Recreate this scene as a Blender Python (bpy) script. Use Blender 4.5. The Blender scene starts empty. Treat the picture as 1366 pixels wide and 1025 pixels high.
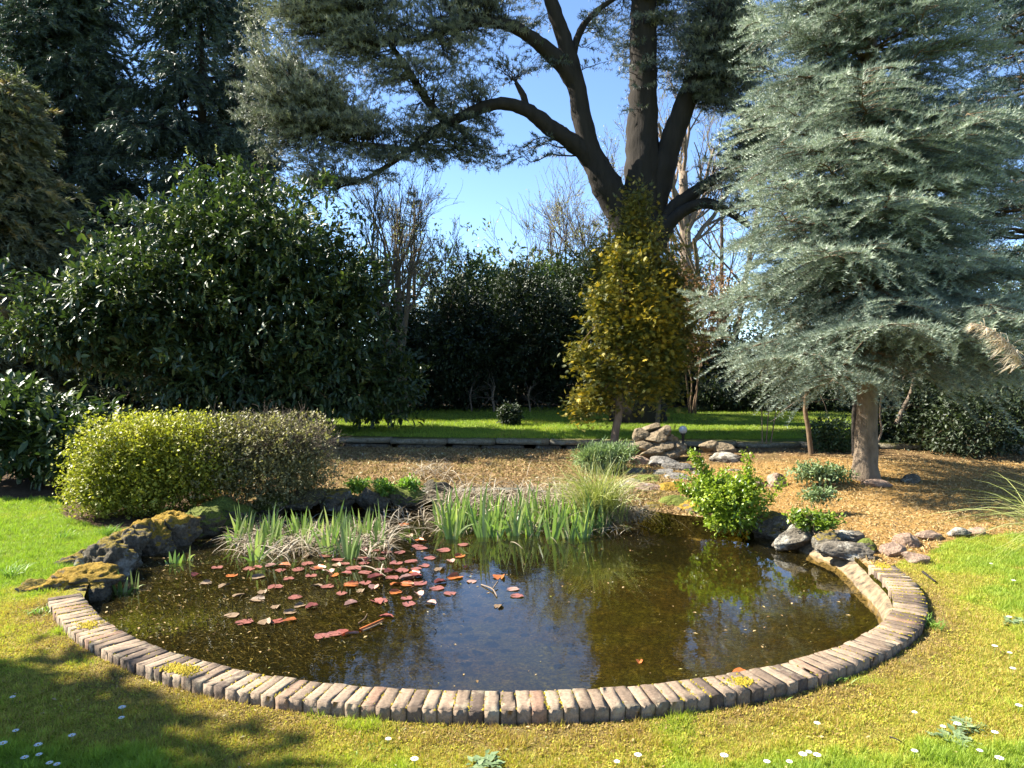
import bpy, bmesh, math, random
import numpy as np
from mathutils import Vector
S = bpy.context.scene
COL = S.collection
# ------------------------------------------------------------------ camera
F, CX, CY, CAM_Z, PITCH = 960.0, 683.0, 512.5, 1.78, math.radians(1.28)
cd = bpy.data.cameras.new('camera'); cam = bpy.data.objects.new('camera', cd); COL.objects.link(cam)
cam.location = (0, 0, CAM_Z); cam.rotation_euler = (math.pi/2 - PITCH, 0, 0)
cd.sensor_width = 36; cd.lens = 36*F/1366; cd.clip_start = 0.05; cd.clip_end = 2000
S.camera = cam
# ------------------------------------------------------------------ sky, sun, exposure
EL, AZ = math.radians(42), math.radians(15)          # sun to the left, 20 degrees ahead of square-on
sun_dir = Vector((-math.cos(AZ)*math.cos(EL), math.sin(AZ)*math.cos(EL), math.sin(EL)))
w = bpy.data.worlds.new('World'); S.world = w; w.use_nodes = True
nt = w.node_tree; bg = nt.nodes['Background']
sky = nt.nodes.new('ShaderNodeTexSky'); sky.sky_type = 'NISHITA'; sky.sun_disc = False
sky.sun_elevation = EL; sky.sun_rotation = math.atan2(sun_dir.x, sun_dir.y)
sky.air_density = 1.0; sky.dust_density = 0.0; sky.ozone_density = 4.0; sky.altitude = 2500
nt.links.new(sky.outputs[0], bg.inputs[0]); bg.inputs[1].default_value = 0.085
ld = bpy.data.lights.new('sun', 'SUN'); sun = bpy.data.objects.new('sun', ld); COL.objects.link(sun)
ld.energy = 5.0; ld.angle = math.radians(0.5); ld.color = (1.0, 0.94, 0.82)
sun.rotation_euler = sun_dir.to_track_quat('Z', 'Y').to_euler(); sun.location = (-20, 8, 20)
S.view_settings.view_transform = 'Standard'; S.view_settings.look = 'None'
S.view_settings.exposure = 2.03; S.view_settings.gamma = 1
S.render.engine = 'CYCLES'
S.cycles.use_denoising = True
S.cycles.max_bounces = 6; S.cycles.diffuse_bounces = 3; S.cycles.glossy_bounces = 3
S.cycles.transmission_bounces = 3; S.cycles.transparent_max_bounces = 6
S.cycles.caustics_reflective = False; S.cycles.caustics_refractive = False
# ------------------------------------------------------------------ helpers
R = np.random.default_rng(7)
def at(px, py, z=None, Y=None):
    """world point seen at photo pixel (px, py) on height z or at depth Y"""
    u, v = (px-CX)/F, -(py-CY)/F
    d = np.array((u, math.cos(PITCH)+v*math.sin(PITCH), -math.sin(PITCH)+v*math.cos(PITCH)))
    t = (z-CAM_Z)/d[2] if z is not None else Y/d[1]
    return np.array((0, 0, CAM_Z)) + d*t
def sm(a, b, x): 
    t = np.clip((x-a)/(b-a), 0, 1); return t*t*(3-2*t)
def _h(i, j, k, s):
    n = (i*73856093) ^ (j*19349663) ^ (k*83492791) ^ (s*2654435761 & 0x7fffffff)
    n = (n ^ (n >> 13)) * 1274126177 & 0x7fffffff
    n = (n ^ (n >> 16)) * 668265263 & 0x7fffffff
    return (n & 0xffff)/65535.0
def vnoise(p, s=0):
    p = np.asarray(p, float); f = np.floor(p).astype(np.int64); t = p-f; t = t*t*(3-2*t)
    o = 0
    for a in (0, 1):
        for b in (0, 1):
            for c in (0, 1):
                wgt = (t[:,0] if a else 1-t[:,0])*(t[:,1] if b else 1-t[:,1])*(t[:,2] if c else 1-t[:,2])
                o = o + wgt*_h(f[:,0]+a, f[:,1]+b, f[:,2]+c, s)
    return o
def fbm(p, s=0, oct=3):
    p = np.asarray(p, float); o = 0; a = 0.5; n = 0
    for i in range(oct):
        o = o + a*vnoise(p*(2**i), s+i*17); n += a; a *= 0.5
    return o/n
def fbm2(x, y, sc, s=0, oct=3):
    return fbm(np.stack([x*sc, y*sc, np.zeros_like(x)+0.37], 1), s, oct)
def nrm(v):
    v = np.asarray(v, float); return v/np.maximum(np.linalg.norm(v, axis=-1, keepdims=True), 1e-9)
def frames(d, up=(0, 0, 1), roll=0):
    d = nrm(d); up = np.broadcast_to(np.asarray(up, float), d.shape)
    y = np.cross(up, d); bad = np.linalg.norm(y, axis=1) < 1e-4
    if bad.any(): y[bad] = np.cross(np.broadcast_to((1.0, 0, 0), d[bad].shape), d[bad])
    y = nrm(y); z = np.cross(d, y)
    c, s = np.cos(roll), np.sin(roll)
    if np.ndim(c): c, s = c[:, None], s[:, None]
    return np.stack([d, y*c+z*s, -y*s+z*c], 2)
class MB:
    """collects vertices and faces, links them as ONE mesh object"""
    def __init__(self): self.V=[]; self.F={3:[],4:[]}; self.T=[]; self.C=[]; self.n=0
    def add(self, v, f, tint=0.5, col=None):
        v = np.asarray(v, float).reshape(-1, 3); f = np.asarray(f, np.int64)
        if f.size == 0: return
        self.V.append(v); self.F[f.shape[1]].append(f+self.n); self.n += len(v)
        self.T.append(np.broadcast_to(np.asarray(tint, float), (len(v),)))
        if col is not None: self.C.append(np.broadcast_to(np.asarray(col, float), (len(v), 3)))
    def inst(self, tv, tf, M, P, tint=0.5, col=None):
        N, k = len(P), len(tv)
        if N == 0: return
        v = np.einsum('nij,kj->nki', M, tv) + np.asarray(P)[:, None, :]
        f = (np.arange(N)[:, None, None]*k + np.asarray(tf)[None]).reshape(-1, np.asarray(tf).shape[1])
        tint = np.repeat(np.broadcast_to(np.asarray(tint, float), (N,)), k)
        if col is not None: col = np.repeat(np.asarray(col, float), k, axis=0)
        self.add(v.reshape(-1, 3), f, tint, col)
    def tube(self, path, rad, sides=6, tint=0.5, cap=True):
        P = np.asarray(path, float); n = len(P); rad = np.broadcast_to(np.asarray(rad, float), (n,))
        d = np.gradient(P, axis=0); M = frames(d, (0.13, 0.21, 0.97) if abs(nrm(d[0])[2]) < 0.95 else (1, 0.1, 0))
        a = np.arange(sides)*2*math.pi/sides
        c = np.stack([np.cos(a), np.sin(a)], 1)
        v = P[:, None, :] + rad[:, None, None]*(M[:, None, :, 1]*c[None, :, 0:1] + M[:, None, :, 2]*c[None, :, 1:2])
        i = np.arange(n-1)[:, None]*sides; j = np.arange(sides)[None]; k = (j+1) % sides
        f = np.stack([i+j, i+k, i+sides+k, i+sides+j], 2).reshape(-1, 4)
        self.add(v.reshape(-1, 3), f, tint)
        if cap and sides == 4 : self.F[4].append(np.array([[0,1,2,3]])+self.n-4)
        elif cap and sides > 4:
            e = self.n-sides; self.F[3].append(np.array([[e, e+q, e+q+1] for q in range(1, sides-1)]))
    def box(self, c, size, rotz=0, tint=0.5):
        sx, sy, sz = np.asarray(size)/2
        v = np.array([(x, y, z) for x in (-sx, sx) for y in (-sy, sy) for z in (-sz, sz)])
        q = np.array([[math.cos(rotz), -math.sin(rotz), 0], [math.sin(rotz), math.cos(rotz), 0], [0, 0, 1]])
        self.add(v@q.T + np.asarray(c), [[0,1,3,2],[4,6,7,5],[0,4,5,1],[2,3,7,6],[0,2,6,4],[1,5,7,3]], tint)
    def build(self, name, mat, parent=None, loc=None, smooth=False):
        V = np.concatenate(self.V) if self.V else np.zeros((0, 3))
        org = np.array(parent_loc(parent)) if parent is not None else (np.array(loc, float) if loc is not None else np.zeros(3))
        V = V-org
        f3 = np.concatenate(self.F[3]) if self.F[3] else np.zeros((0, 3), int)
        f4 = np.concatenate(self.F[4]) if self.F[4] else np.zeros((0, 4), int)
        me = bpy.data.meshes.new(name)
        me.vertices.add(len(V)); me.vertices.foreach_set('co', V.astype(np.float32).ravel())
        L = np.concatenate([f3.ravel(), f4.ravel()]).astype(np.int32)
        me.loops.add(len(L)); me.loops.foreach_set('vertex_index', L)
        st = np.concatenate([np.arange(len(f3))*3, len(f3)*3+np.arange(len(f4))*4]).astype(np.int32)
        me.polygons.add(len(st)); me.polygons.foreach_set('loop_start', st)
        me.update(calc_edges=True)
        if smooth: me.polygons.foreach_set('use_smooth', np.ones(len(st), bool))
        a = me.attributes.new('tint', 'FLOAT', 'POINT'); a.data.foreach_set('value', np.concatenate(self.T).astype(np.float32))
        if self.C:
            c = np.concatenate(self.C); c = np.concatenate([c, np.ones((len(c), 1))], 1)
            a = me.attributes.new('col', 'FLOAT_COLOR', 'POINT'); a.data.foreach_set('color', c.astype(np.float32).ravel())
        me.materials.append(mat)
        o = bpy.data.objects.new(name, me); COL.objects.link(o)
        if parent is not None: o.parent = parent
        else: o.location = org
        return o
def parent_loc(p):
    v = Vector((0, 0, 0))
    while p is not None: v = v + p.location; p = p.parent
    return v
def thing(name, label, cat, loc, group=None):
    o = bpy.data.objects.new(name, None); COL.objects.link(o); o.location = tuple(loc); o.empty_display_size = 0.1
    return tag(o, label, cat, group)
def tag(o, label, cat, group=None):
    o['label'] = label; o['category'] = cat
    if group: o['group'] = group
    return o
def setting(o, kind='structure'): o['kind'] = kind; return o
def dup(root, loc, rotz=0, label=None, group=None, scale=1):
    r = root.copy(); COL.objects.link(r); r.location = tuple(loc); r.rotation_euler = (0, 0, rotz); r.scale = (scale,)*3
    if label: r['label'] = label
    if group: r['group'] = group
    for ch in list(root.children):
        c = ch.copy(); COL.objects.link(c); c.parent = r
    return r
# ------------------------------------------------------------------ materials
def newmat(name):
    m = bpy.data.materials.new(name); m.use_nodes = True; t = m.node_tree
    return m, t, t.nodes['Principled BSDF'], t.nodes['Material Output']
def ramp(t, fac, stops):
    r = t.nodes.new('ShaderNodeValToRGB'); e = r.color_ramp.elements
    while len(e) < len(stops): e.new(0.5)
    for q, (p, c) in zip(e, stops): q.position = p; q.color = (*c, 1)
    if fac is not None: t.links.new(fac, r.inputs[0])
    return r
def attr(t, name):
    a = t.nodes.new('ShaderNodeAttribute'); a.attribute_name = name; return a
def tnoise(t, scale, detail=4, rough=0.6, vec=None):
    n = t.nodes.new('ShaderNodeTexNoise'); n.inputs['Scale'].default_value = scale
    n.inputs['Detail'].default_value = detail; n.inputs['Roughness'].default_value = rough
    if vec is None:
        c = t.nodes.new('ShaderNodeTexCoord'); vec = c.outputs['Object']
    t.links.new(vec, n.inputs['Vector']); return n
def bump(t, h, strength, dist, b):
    n = t.nodes.new('ShaderNodeBump'); n.inputs['Strength'].default_value = strength; n.inputs['Distance'].default_value = dist
    t.links.new(h, n.inputs['Height']); t.links.new(n.outputs[0], b.inputs['Normal']); return n
def mixc(t, fac, a, b, mode='MIX'):
    n = t.nodes.new('ShaderNodeMix'); n.data_type = 'RGBA'; n.blend_type = mode
    for s, v in ((n.inputs[0], fac), (n.inputs[6], a), (n.inputs[7], b)):
        if hasattr(v, 'type') and not isinstance(v, (tuple, float)): t.links.new(v, s)
        elif isinstance(v, tuple): s.default_value = (*v, 1)
        else: s.default_value = v
    return n.outputs[2]
def leaf_mat(name, stops, rough=0.5, spec=0.4, trans=0.25, tcol=None):
    m, t, b, out = newmat(name)
    r = ramp(t, attr(t, 'tint').outputs['Fac'], stops)
    t.links.new(r.outputs[0], b.inputs['Base Color']); b.inputs['Roughness'].default_value = rough
    b.inputs['Specular IOR Level'].default_value = spec
    if trans > 0:
        tr = t.nodes.new('ShaderNodeBsdfTranslucent'); mx = t.nodes.new('ShaderNodeMixShader'); mx.inputs[0].default_value = trans
        g = mixc(t, 1.0, r.outputs[0], tcol or (1.5, 1.7, 0.8), 'MULTIPLY')
        t.links.new(g, tr.inputs[0]); t.links.new(b.outputs[0], mx.inputs[1]); t.links.new(tr.outputs[0], mx.inputs[2])
        t.links.new(mx.outputs[0], out.inputs[0])
    return m
def bark_mat(name, c1, c2, scale=9, stretch=0.25, rough=0.9, bs=0.8):
    m, t, b, out = newmat(name)
    tc = t.nodes.new('ShaderNodeTexCoord'); mp = t.nodes.new('ShaderNodeMapping'); mp.inputs['Scale'].default_value = (1, 1, stretch)
    t.links.new(tc.outputs['Object'], mp.inputs[0])
    n = tnoise(t, scale, 6, 0.7, mp.outputs[0]); n2 = tnoise(t, 2.3, 3)
    r = ramp(t, n.outputs[0], [(0.3, c1), (0.7, c2)])
    c = mixc(t, n2.outputs[0], r.outputs[0], tuple(0.7*x for x in c2))
    t.links.new(c, b.inputs['Base Color']); b.inputs['Roughness'].default_value = rough
    b.inputs['Specular IOR Level'].default_value = 0.2
    bump(t, n.outputs[0], bs, 0.03, b)
    return m
def rock_mat(name, c1, c2, lichen=(0.42, 0.42, 0.38), lich=0.58, moss=0.0, mossc=(0.16, 0.13, 0.02)):
    m, t, b, out = newmat(name)
    tc = t.nodes.new('ShaderNodeTexCoord'); gi = t.nodes.new('ShaderNodeObjectInfo')
    ad = t.nodes.new('ShaderNodeVectorMath'); ad.operation = 'ADD'
    t.links.new(tc.outputs['Object'], ad.inputs[0]); t.links.new(gi.outputs['Location'], ad.inputs[1]); v = ad.outputs[0]
    n = tnoise(t, 14, 7, 0.7, v); n2 = tnoise(t, 5, 5, 0.65, v); n3 = tnoise(t, 45, 4, 0.7, v)
    r = ramp(t, n.outputs[0], [(0.3, c1), (0.72, c2)])
    lf = ramp(t, n2.outputs[0], [(lich-0.03, (0,)*3), (lich+0.06, (1,)*3)])
    c = mixc(t, lf.outputs[0], r.outputs[0], lichen)
    dk = ramp(t, n3.outputs[0], [(0.35, (0.45,)*3), (0.6, (1,)*3)])
    c = mixc(t, 0.8, c, dk.outputs[0], 'MULTIPLY')
    if moss:
        ge = t.nodes.new('ShaderNodeNewGeometry'); sx = t.nodes.new('ShaderNodeSeparateXYZ'); t.links.new(ge.outputs['Normal'], sx.inputs[0])
        ma = t.nodes.new('ShaderNodeMath'); ma.operation = 'MULTIPLY_ADD'; t.links.new(n2.outputs[0], ma.inputs[0]); ma.inputs[1].default_value = 1.6
        t.links.new(sx.outputs[2], ma.inputs[2])
        f = ramp(t, ma.outputs[0], [(1.75-moss, (0,)*3), (1.95-moss, (1,)*3)]) if 1.95-moss <= 1 else None
        mr = t.nodes.new('ShaderNodeMapRange'); mr.inputs['From Min'].default_value = 1.75-moss; mr.inputs['From Max'].default_value = 1.95-moss
        t.links.new(ma.outputs[0], mr.inputs[0])
        mc = ramp(t, n3.outputs[0], [(0.3, tuple(0.5*x for x in mossc)), (0.65, tuple(1.35*x for x in mossc))])
        c = mixc(t, mr.outputs[0], c, mc.outputs[0])
    t.links.new(c, b.inputs['Base Color']); b.inputs['Roughness'].default_value = 0.9; b.inputs['Specular IOR Level'].default_value = 0.2
    bump(t, n.outputs[0], 1.0, 0.06, b)
    return m
def plain(name, col, rough=0.7, sc=30, var=0.35, bs=0.3):
    m, t, b, out = newmat(name); n = tnoise(t, sc, 5)
    r = ramp(t, n.outputs[0], [(0.3, tuple(x*(1-var) for x in col)), (0.7, tuple(x*(1+var) for x in col))])
    t.links.new(r.outputs[0], b.inputs['Base Color']); b.inputs['Roughness'].default_value = rough
    bump(t, n.outputs[0], bs, 0.01, b); return m
M = {}
M['spruce'] = leaf_mat('silver_fir_needles', [(0, (0.05,0.075,0.058)), (0.5, (0.16,0.20,0.155)), (1, (0.37,0.42,0.32))], 0.5, 0.4, 0.15, (1.1,1.2,0.9))
M['darkfir'] = leaf_mat('dark_fir_needles', [(0, (0.03,0.055,0.05)), (1, (0.09,0.14,0.12))], 0.5, 0.4, 0.1, (1,1.2,.9))
M['cedar'] = leaf_mat('cedar_needles', [(0, (0.045,0.06,0.042)), (0.5, (0.13,0.145,0.10)), (1, (0.29,0.295,0.20))], 0.5, 0.4, 0.12, (1.1,1.2,0.8))
M['darkcon'] = leaf_mat('dark_conifer_needles', [(0, (0.03,0.05,0.04)), (1, (0.085,0.12,0.085))], 0.55, 0.4, 0.12, (1.1,1.2,0.8))  # needle colour lightened to stand in for haze on these trees
M['browncon'] = leaf_mat('brownish_cypress_leaves', [(0, (0.075,0.09,0.055)), (0.85, (0.18,0.185,0.11)), (1, (0.30,0.22,0.10))], 0.6, 0.3, 0.15)
M['laurel'] = leaf_mat('laurel_leaves', [(0, (0.02,0.038,0.012)), (0.7, (0.05,0.08,0.024)), (1, (0.12,0.15,0.04))], 0.5, 0.6, 0.16)
M['holly'] = leaf_mat('evergreen_hedge_leaves', [(0, (0.014,0.024,0.011)), (1, (0.05,0.07,0.028))], 0.55, 0.4, 0.12)
M['midgreen'] = leaf_mat('mid_green_leaves', [(0, (0.035,0.06,0.02)), (1, (0.11,0.15,0.05))], 0.45, 0.5, 0.2)
M['gold'] = leaf_mat('golden_thuja_foliage', [(0, (0.035,0.045,0.012)), (0.5, (0.09,0.105,0.02)), (0.78, (0.28,0.24,0.03)), (1, (0.50,0.38,0.045))], 0.55, 0.3, 0.2, (1.3,1.2,0.6))
M['olive'] = leaf_mat('olive_thuja_foliage', [(0, (0.04,0.05,0.014)), (0.6, (0.13,0.13,0.03)), (0.85, (0.30,0.24,0.04)), (1, (0.40,0.28,0.05))], 0.55, 0.3, 0.18, (1.3,1.2,0.6))
M['hedgeg'] = leaf_mat('yellow_green_shrub_leaves', [(0, (0.09,0.10,0.014)), (0.6, (0.25,0.255,0.03)), (1, (0.44,0.40,0.06))], 0.5, 0.4, 0.25)
M['hedgeb'] = leaf_mat('thin_brown_green_shrub_leaves', [(0, (0.07,0.07,0.025)), (0.6, (0.19,0.17,0.07)), (1, (0.34,0.30,0.14))], 0.55, 0.4, 0.2)
M['euon'] = leaf_mat('bright_green_shrub_leaves', [(0, (0.07,0.12,0.012)), (0.6, (0.17,0.24,0.02)), (1, (0.30,0.36,0.035))], 0.4, 0.5, 0.3)
M['greygreen'] = leaf_mat('grey_green_herb_leaves', [(0, (0.08,0.13,0.05)), (1, (0.25,0.32,0.16))], 0.6, 0.3, 0.2)
M['weed'] = leaf_mat('weed_leaves', [(0, (0.07,0.13,0.015)), (1, (0.21,0.33,0.05))], 0.5, 0.4, 0.3)
M['iris'] = leaf_mat('iris_blades', [(0, (0.08,0.14,0.045)), (0.6, (0.18,0.26,0.07)), (1, (0.38,0.40,0.18))], 0.4, 0.5, 0.3)
M['straw'] = leaf_mat('dead_straw', [(0, (0.09,0.065,0.04)), (0.5, (0.24,0.19,0.125)), (1, (0.48,0.42,0.31))], 0.7, 0.3, 0.15, (1.1,1,0.8))
M['sedge'] = leaf_mat('sedge_blades', [(0, (0.13,0.17,0.04)), (0.6, (0.30,0.31,0.10)), (1, (0.52,0.47,0.22))], 0.5, 0.4, 0.25)
M['beech'] = leaf_mat('dry_brown_beech_leaves', [(0, (0.11,0.07,0.03)), (1, (0.34,0.21,0.11))], 0.6, 0.3, 0.25, (1.3,1.0,0.6))
M['raceme'] = leaf_mat('cream_flower_spikes', [(0, (0.22,0.24,0.09)), (1, (0.50,0.48,0.24))], 0.7, 0.2, 0.2)
M['litter'] = leaf_mat('dead_ground_cover', [(0, (0.10,0.06,0.025)), (0.35, (0.25,0.16,0.07)), (0.75, (0.43,0.31,0.15)), (0.9, (0.19,0.20,0.05)), (1, (0.55,0.48,0.32))], 0.8, 0.2, 0.1)
M['plume'] = leaf_mat('pampas_plume', [(0, (0.6,0.5,0.38)), (1, (0.85,0.77,0.64))], 0.7, 0.2, 0.5, (1.1,1,0.8))
M['bark'] = bark_mat('dark_cedar_bark', (0.010,0.009,0.008), (0.045,0.037,0.03), 7, 0.16, 0.95, 1.0)
M['sprucebark'] = bark_mat('grey_brown_fir_bark', (0.05,0.038,0.026), (0.27,0.205,0.145), 16, 0.35, 0.95, 1.0)
M['brownbark'] = bark_mat('brown_bark', (0.07,0.045,0.028), (0.22,0.15,0.09), 16)
M['palebark'] = bark_mat('pale_bark', (0.11,0.08,0.055), (0.30,0.23,0.17), 14)
M['twig'] = bark_mat('bare_twig_bark', (0.08,0.06,0.045), (0.19,0.15,0.115), 14)
M['rock'] = rock_mat('grey_lichen_rock', (0.09,0.075,0.055), (0.28,0.24,0.185), (0.46,0.43,0.35), lich=0.55)
M['tufa'] = rock_mat('dark_mossy_rock', (0.06,0.05,0.036), (0.20,0.17,0.12), (0.34,0.32,0.27), 0.58, 0.3, (0.19,0.14,0.025))
M['mossrock'] = rock_mat('moss_topped_rock', (0.08,0.065,0.045), (0.26,0.21,0.15), (0.34,0.31,0.24), 0.6, 0.62, (0.27,0.17,0.022))
M['greenrock'] = rock_mat('green_mossy_rock', (0.06,0.05,0.035), (0.18,0.15,0.10), (0.25,0.24,0.18), 0.66, 0.85, (0.12,0.14,0.025))
M['pink'] = rock_mat('pinkish_sandstone', (0.26,0.17,0.12), (0.47,0.34,0.25), (0.45,0.40,0.33), 0.64)
M['cairn'] = rock_mat('brown_sandstone', (0.15,0.11,0.065), (0.36,0.28,0.18), (0.36,0.33,0.26), 0.62)
M['slab'] = rock_mat('grey_slate', (0.12,0.11,0.095), (0.30,0.275,0.24), (0.46,0.43,0.38), 0.57)
M['stem'] = plain('stem_green', (0.12,0.18,0.04), 0.6)
M['white'] = plain('daisy_petals', (0.78,0.77,0.74), 0.6, 60, 0.05, 0.1)
M['yellow'] = plain('daisy_centre', (0.6,0.38,0.02), 0.7)
M['coping'] = rock_mat('pale_coping_stone', (0.2,0.17,0.115), (0.40,0.35,0.25), (0.36,0.36,0.28), 0.62, 0.35, (0.18,0.16,0.05))
M['wallst'] = rock_mat('weathered_wall_stone', (0.09,0.075,0.055), (0.24,0.2,0.15), (0.34,0.33,0.29), 0.6)
M['metal'] = plain('dark_lamp_post', (0.03,0.03,0.03), 0.5)
M['globe'] = plain('pale_lamp_globe', (0.42,0.45,0.48), 0.3, 20, 0.1, 0.05)
M['wood'] = plain('weathered_rail_wood', (0.05,0.042,0.034), 0.85)
# ------------------------------------------------------------------ pond outline and ground form
ZB, ZW = 0.08, -0.10                                  # top of the brick edge, water level
def catmull(P, n, closed=False):
    P = np.asarray(P, float)
    Q = np.vstack([P[-1:], P, P[:2]]) if closed else np.vstack([2*P[:1]-P[1:2], P, 2*P[-1:]-P[-2:-1]])
    out = []; m = len(P) if closed else len(P)-1
    for i in range(m):
        a, b, c, d = Q[i], Q[i+1], Q[i+2], Q[i+3]; t = np.linspace(0, 1, 24, endpoint=False)[:, None]
        out.append(0.5*(2*b+(c-a)*t+(2*a-5*b+4*c-d)*t**2+(3*b-a-3*c+d)*t**3))
    C = np.vstack(out + ([P[:1]] if closed else [P[-1:]]))
    s = np.r_[0, np.cumsum(np.linalg.norm(np.diff(C, axis=0), axis=1))]
    u = np.linspace(0, s[-1], n + (1 if closed else 0))
    C = np.stack([np.interp(u, s, C[:, k]) for k in range(C.shape[1])], 1)
    return C[:-1] if closed else C
brick_px = [(63,798),(69,824),(85,842),(133,871),(177,888),(220,899),(300,922),(357,932),(455,941),(522,945),(588,948),(655,949),
            (745,948),(809,945),(872,940),(953,931),(1023,920),(1090,905),(1155,887),(1204,863),(1230,846),(1243,826),(1245,806),(1235,786),(1220,771),(1194,755)]
bo = np.array([at(x, y, ZB)[:2] for x, y in brick_px])
k = np.ones(3)/3                                       # light smoothing of the traced edge
for _ in range(3): bo[1:-1] = 0.25*bo[:-2]+0.5*bo[1:-1]+0.25*bo[2:]
brick_out = catmull(bo, 400)
tg = nrm(np.gradient(brick_out, axis=0)); bn = np.stack([-tg[:, 1], tg[:, 0]], 1)    # points into the pond
brick_in = brick_out + bn*0.215
back_px = [(1148,768),(1125,752),(1085,737),(1040,720),(985,708),(930,704),(880,698),(840,688),(800,678),(740,670),(680,666),(600,668),(540,674),
           (480,676),(430,678),(380,684),(320,696),(265,712),(205,730),(158,752),(130,776)]
back = np.array([at(x, y, ZW)[:2] for x, y in back_px])
NA = 720
OUT = catmull(np.vstack([brick_in[4:-4:13], back]), NA, True)
CEN = np.array((0.0, 6.3))
def inside(poly, x, y):
    x = np.asarray(x); y = np.asarray(y); c = np.zeros(x.shape, bool); n = len(poly)
    for i in range(n):
        (x1, y1), (x2, y2) = poly[i], poly[i-1]
        if y1 == y2: continue
        c ^= ((y1 > y) != (y2 > y)) & (x < (x2-x1)*(y-y1)/(y2-y1)+x1)
    return c
def poly_dist(poly, x, y):
    p = np.stack([np.asarray(x).ravel(), np.asarray(y).ravel()], 1); d = np.full(len(p), 1e9)
    for q in poly: d = np.minimum(d, (p[:, 0]-q[0])**2 + (p[:, 1]-q[1])**2)
    return np.sqrt(d)
WALL_A, WALL_B = np.array((-4.6, 14.72)), np.array((9.5, 13.25))
def wall_y(x): return WALL_A[1] + (x-WALL_A[0])*(WALL_B[1]-WALL_A[1])/(WALL_B[0]-WALL_A[0])
def hz(x, y):
    x = np.asarray(x, float); y = np.asarray(y, float)
    z = 0.19*sm(8.6, 13, y) + 0.10*np.exp(-((x-5.4)**2+(y-10.9)**2)/5.0) + 0.05*sm(2.6, 4.5, x)*sm(6.5, 9, y)
    z = z + 0.20*sm(3.6, 6.0, -x)*sm(10, 13.5, y)
    z = z + 0.05*(fbm2(x, y, 0.8, 3)-0.5) + 0.03*(fbm2(x, y, 4, 5, 2)-0.5)*sm(2.5, 5, np.hypot(x, y-6.3))
    z = z - 0.05*sm(-0.5, -3, y)
    z = z + 0.022*np.exp(-(poly_dist(brick_out[::8], x, y).reshape(x.shape)/0.2)**2)*sm(0.0, 0.05, poly_dist(brick_in[::8], x, y).reshape(x.shape)-0.2)
    return z - 0.8*sm(0.15, 0.9, y-wall_y(x))
def bedline(x):      # front edge of the planting bed
    return np.interp(x, [-40,-6,-5.3,-4.3,-3.4,3.3,3.9,4.6,6.5,40], [9.6,9.6,8.5,7.9,6.9,6.35,6.75,7.35,7.7,9.0])
def is_bed(x, y): return y > bedline(x) + 0.35*(fbm2(x, y, 1.6, 11)-0.5)
def ground_col(x, y):
    n1 = fbm2(x, y, 1.1, 21); n2 = fbm2(x, y, 4.0, 22); n3 = fbm2(x, y, 14.0, 23)
    G = np.array((0.19,0.245,0.03)); Y = np.array((0.31,0.31,0.035)); B = np.array((0.29,0.215,0.075)); Ol = np.array((0.17,0.155,0.028))
    d = poly_dist(brick_out[::6], x, y)
    near = np.exp(-(d/0.22)**2)*0.75 + 0.35*np.exp(-(d/0.9)**2)
    side = 0.18*sm(0.3, 3.0, x)*sm(6, 3.5, -y+8) 
    ymix = sm(0.45, 0.72, n1*0.55+n2*0.45+0.45*np.exp(-((d-0.2)/0.42)**2)*0.6-0.02)
    bmix = sm(0.5, 0.78, n2*0.5+n3*0.35+near*0.34)
    gcol = G[None]*(0.75+0.5*n3[:, None])
    c = gcol*(1-ymix[:, None]) + (Y[None]*(0.6+0.8*n3[:, None]))*ymix[:, None]
    c = c*(1-bmix[:, None]) + (B[None]*(0.5+n3[:, None]))*bmix[:, None]
    # planting bed: rust brown litter, orange fir needles on the right, bare soil on the left
    bed = is_bed(x, y)
    needle = np.array((0.46,0.27,0.09))[None]*(0.6+0.75*n3[:, None])
    soil = np.array((0.13,0.085,0.05))[None]*(0.5+n3[:, None])
    brown = np.array((0.33,0.21,0.10))[None]*(0.5+0.9*n3[:, None])
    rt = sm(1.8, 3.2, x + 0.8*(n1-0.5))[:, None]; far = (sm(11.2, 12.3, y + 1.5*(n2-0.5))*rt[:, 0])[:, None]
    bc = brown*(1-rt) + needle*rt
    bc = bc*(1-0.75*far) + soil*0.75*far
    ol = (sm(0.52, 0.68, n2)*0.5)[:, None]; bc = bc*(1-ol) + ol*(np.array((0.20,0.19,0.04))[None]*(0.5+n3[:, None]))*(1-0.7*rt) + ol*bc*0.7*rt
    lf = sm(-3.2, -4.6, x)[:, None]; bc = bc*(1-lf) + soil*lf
    return np.where(bed[:, None], bc, c)
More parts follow.
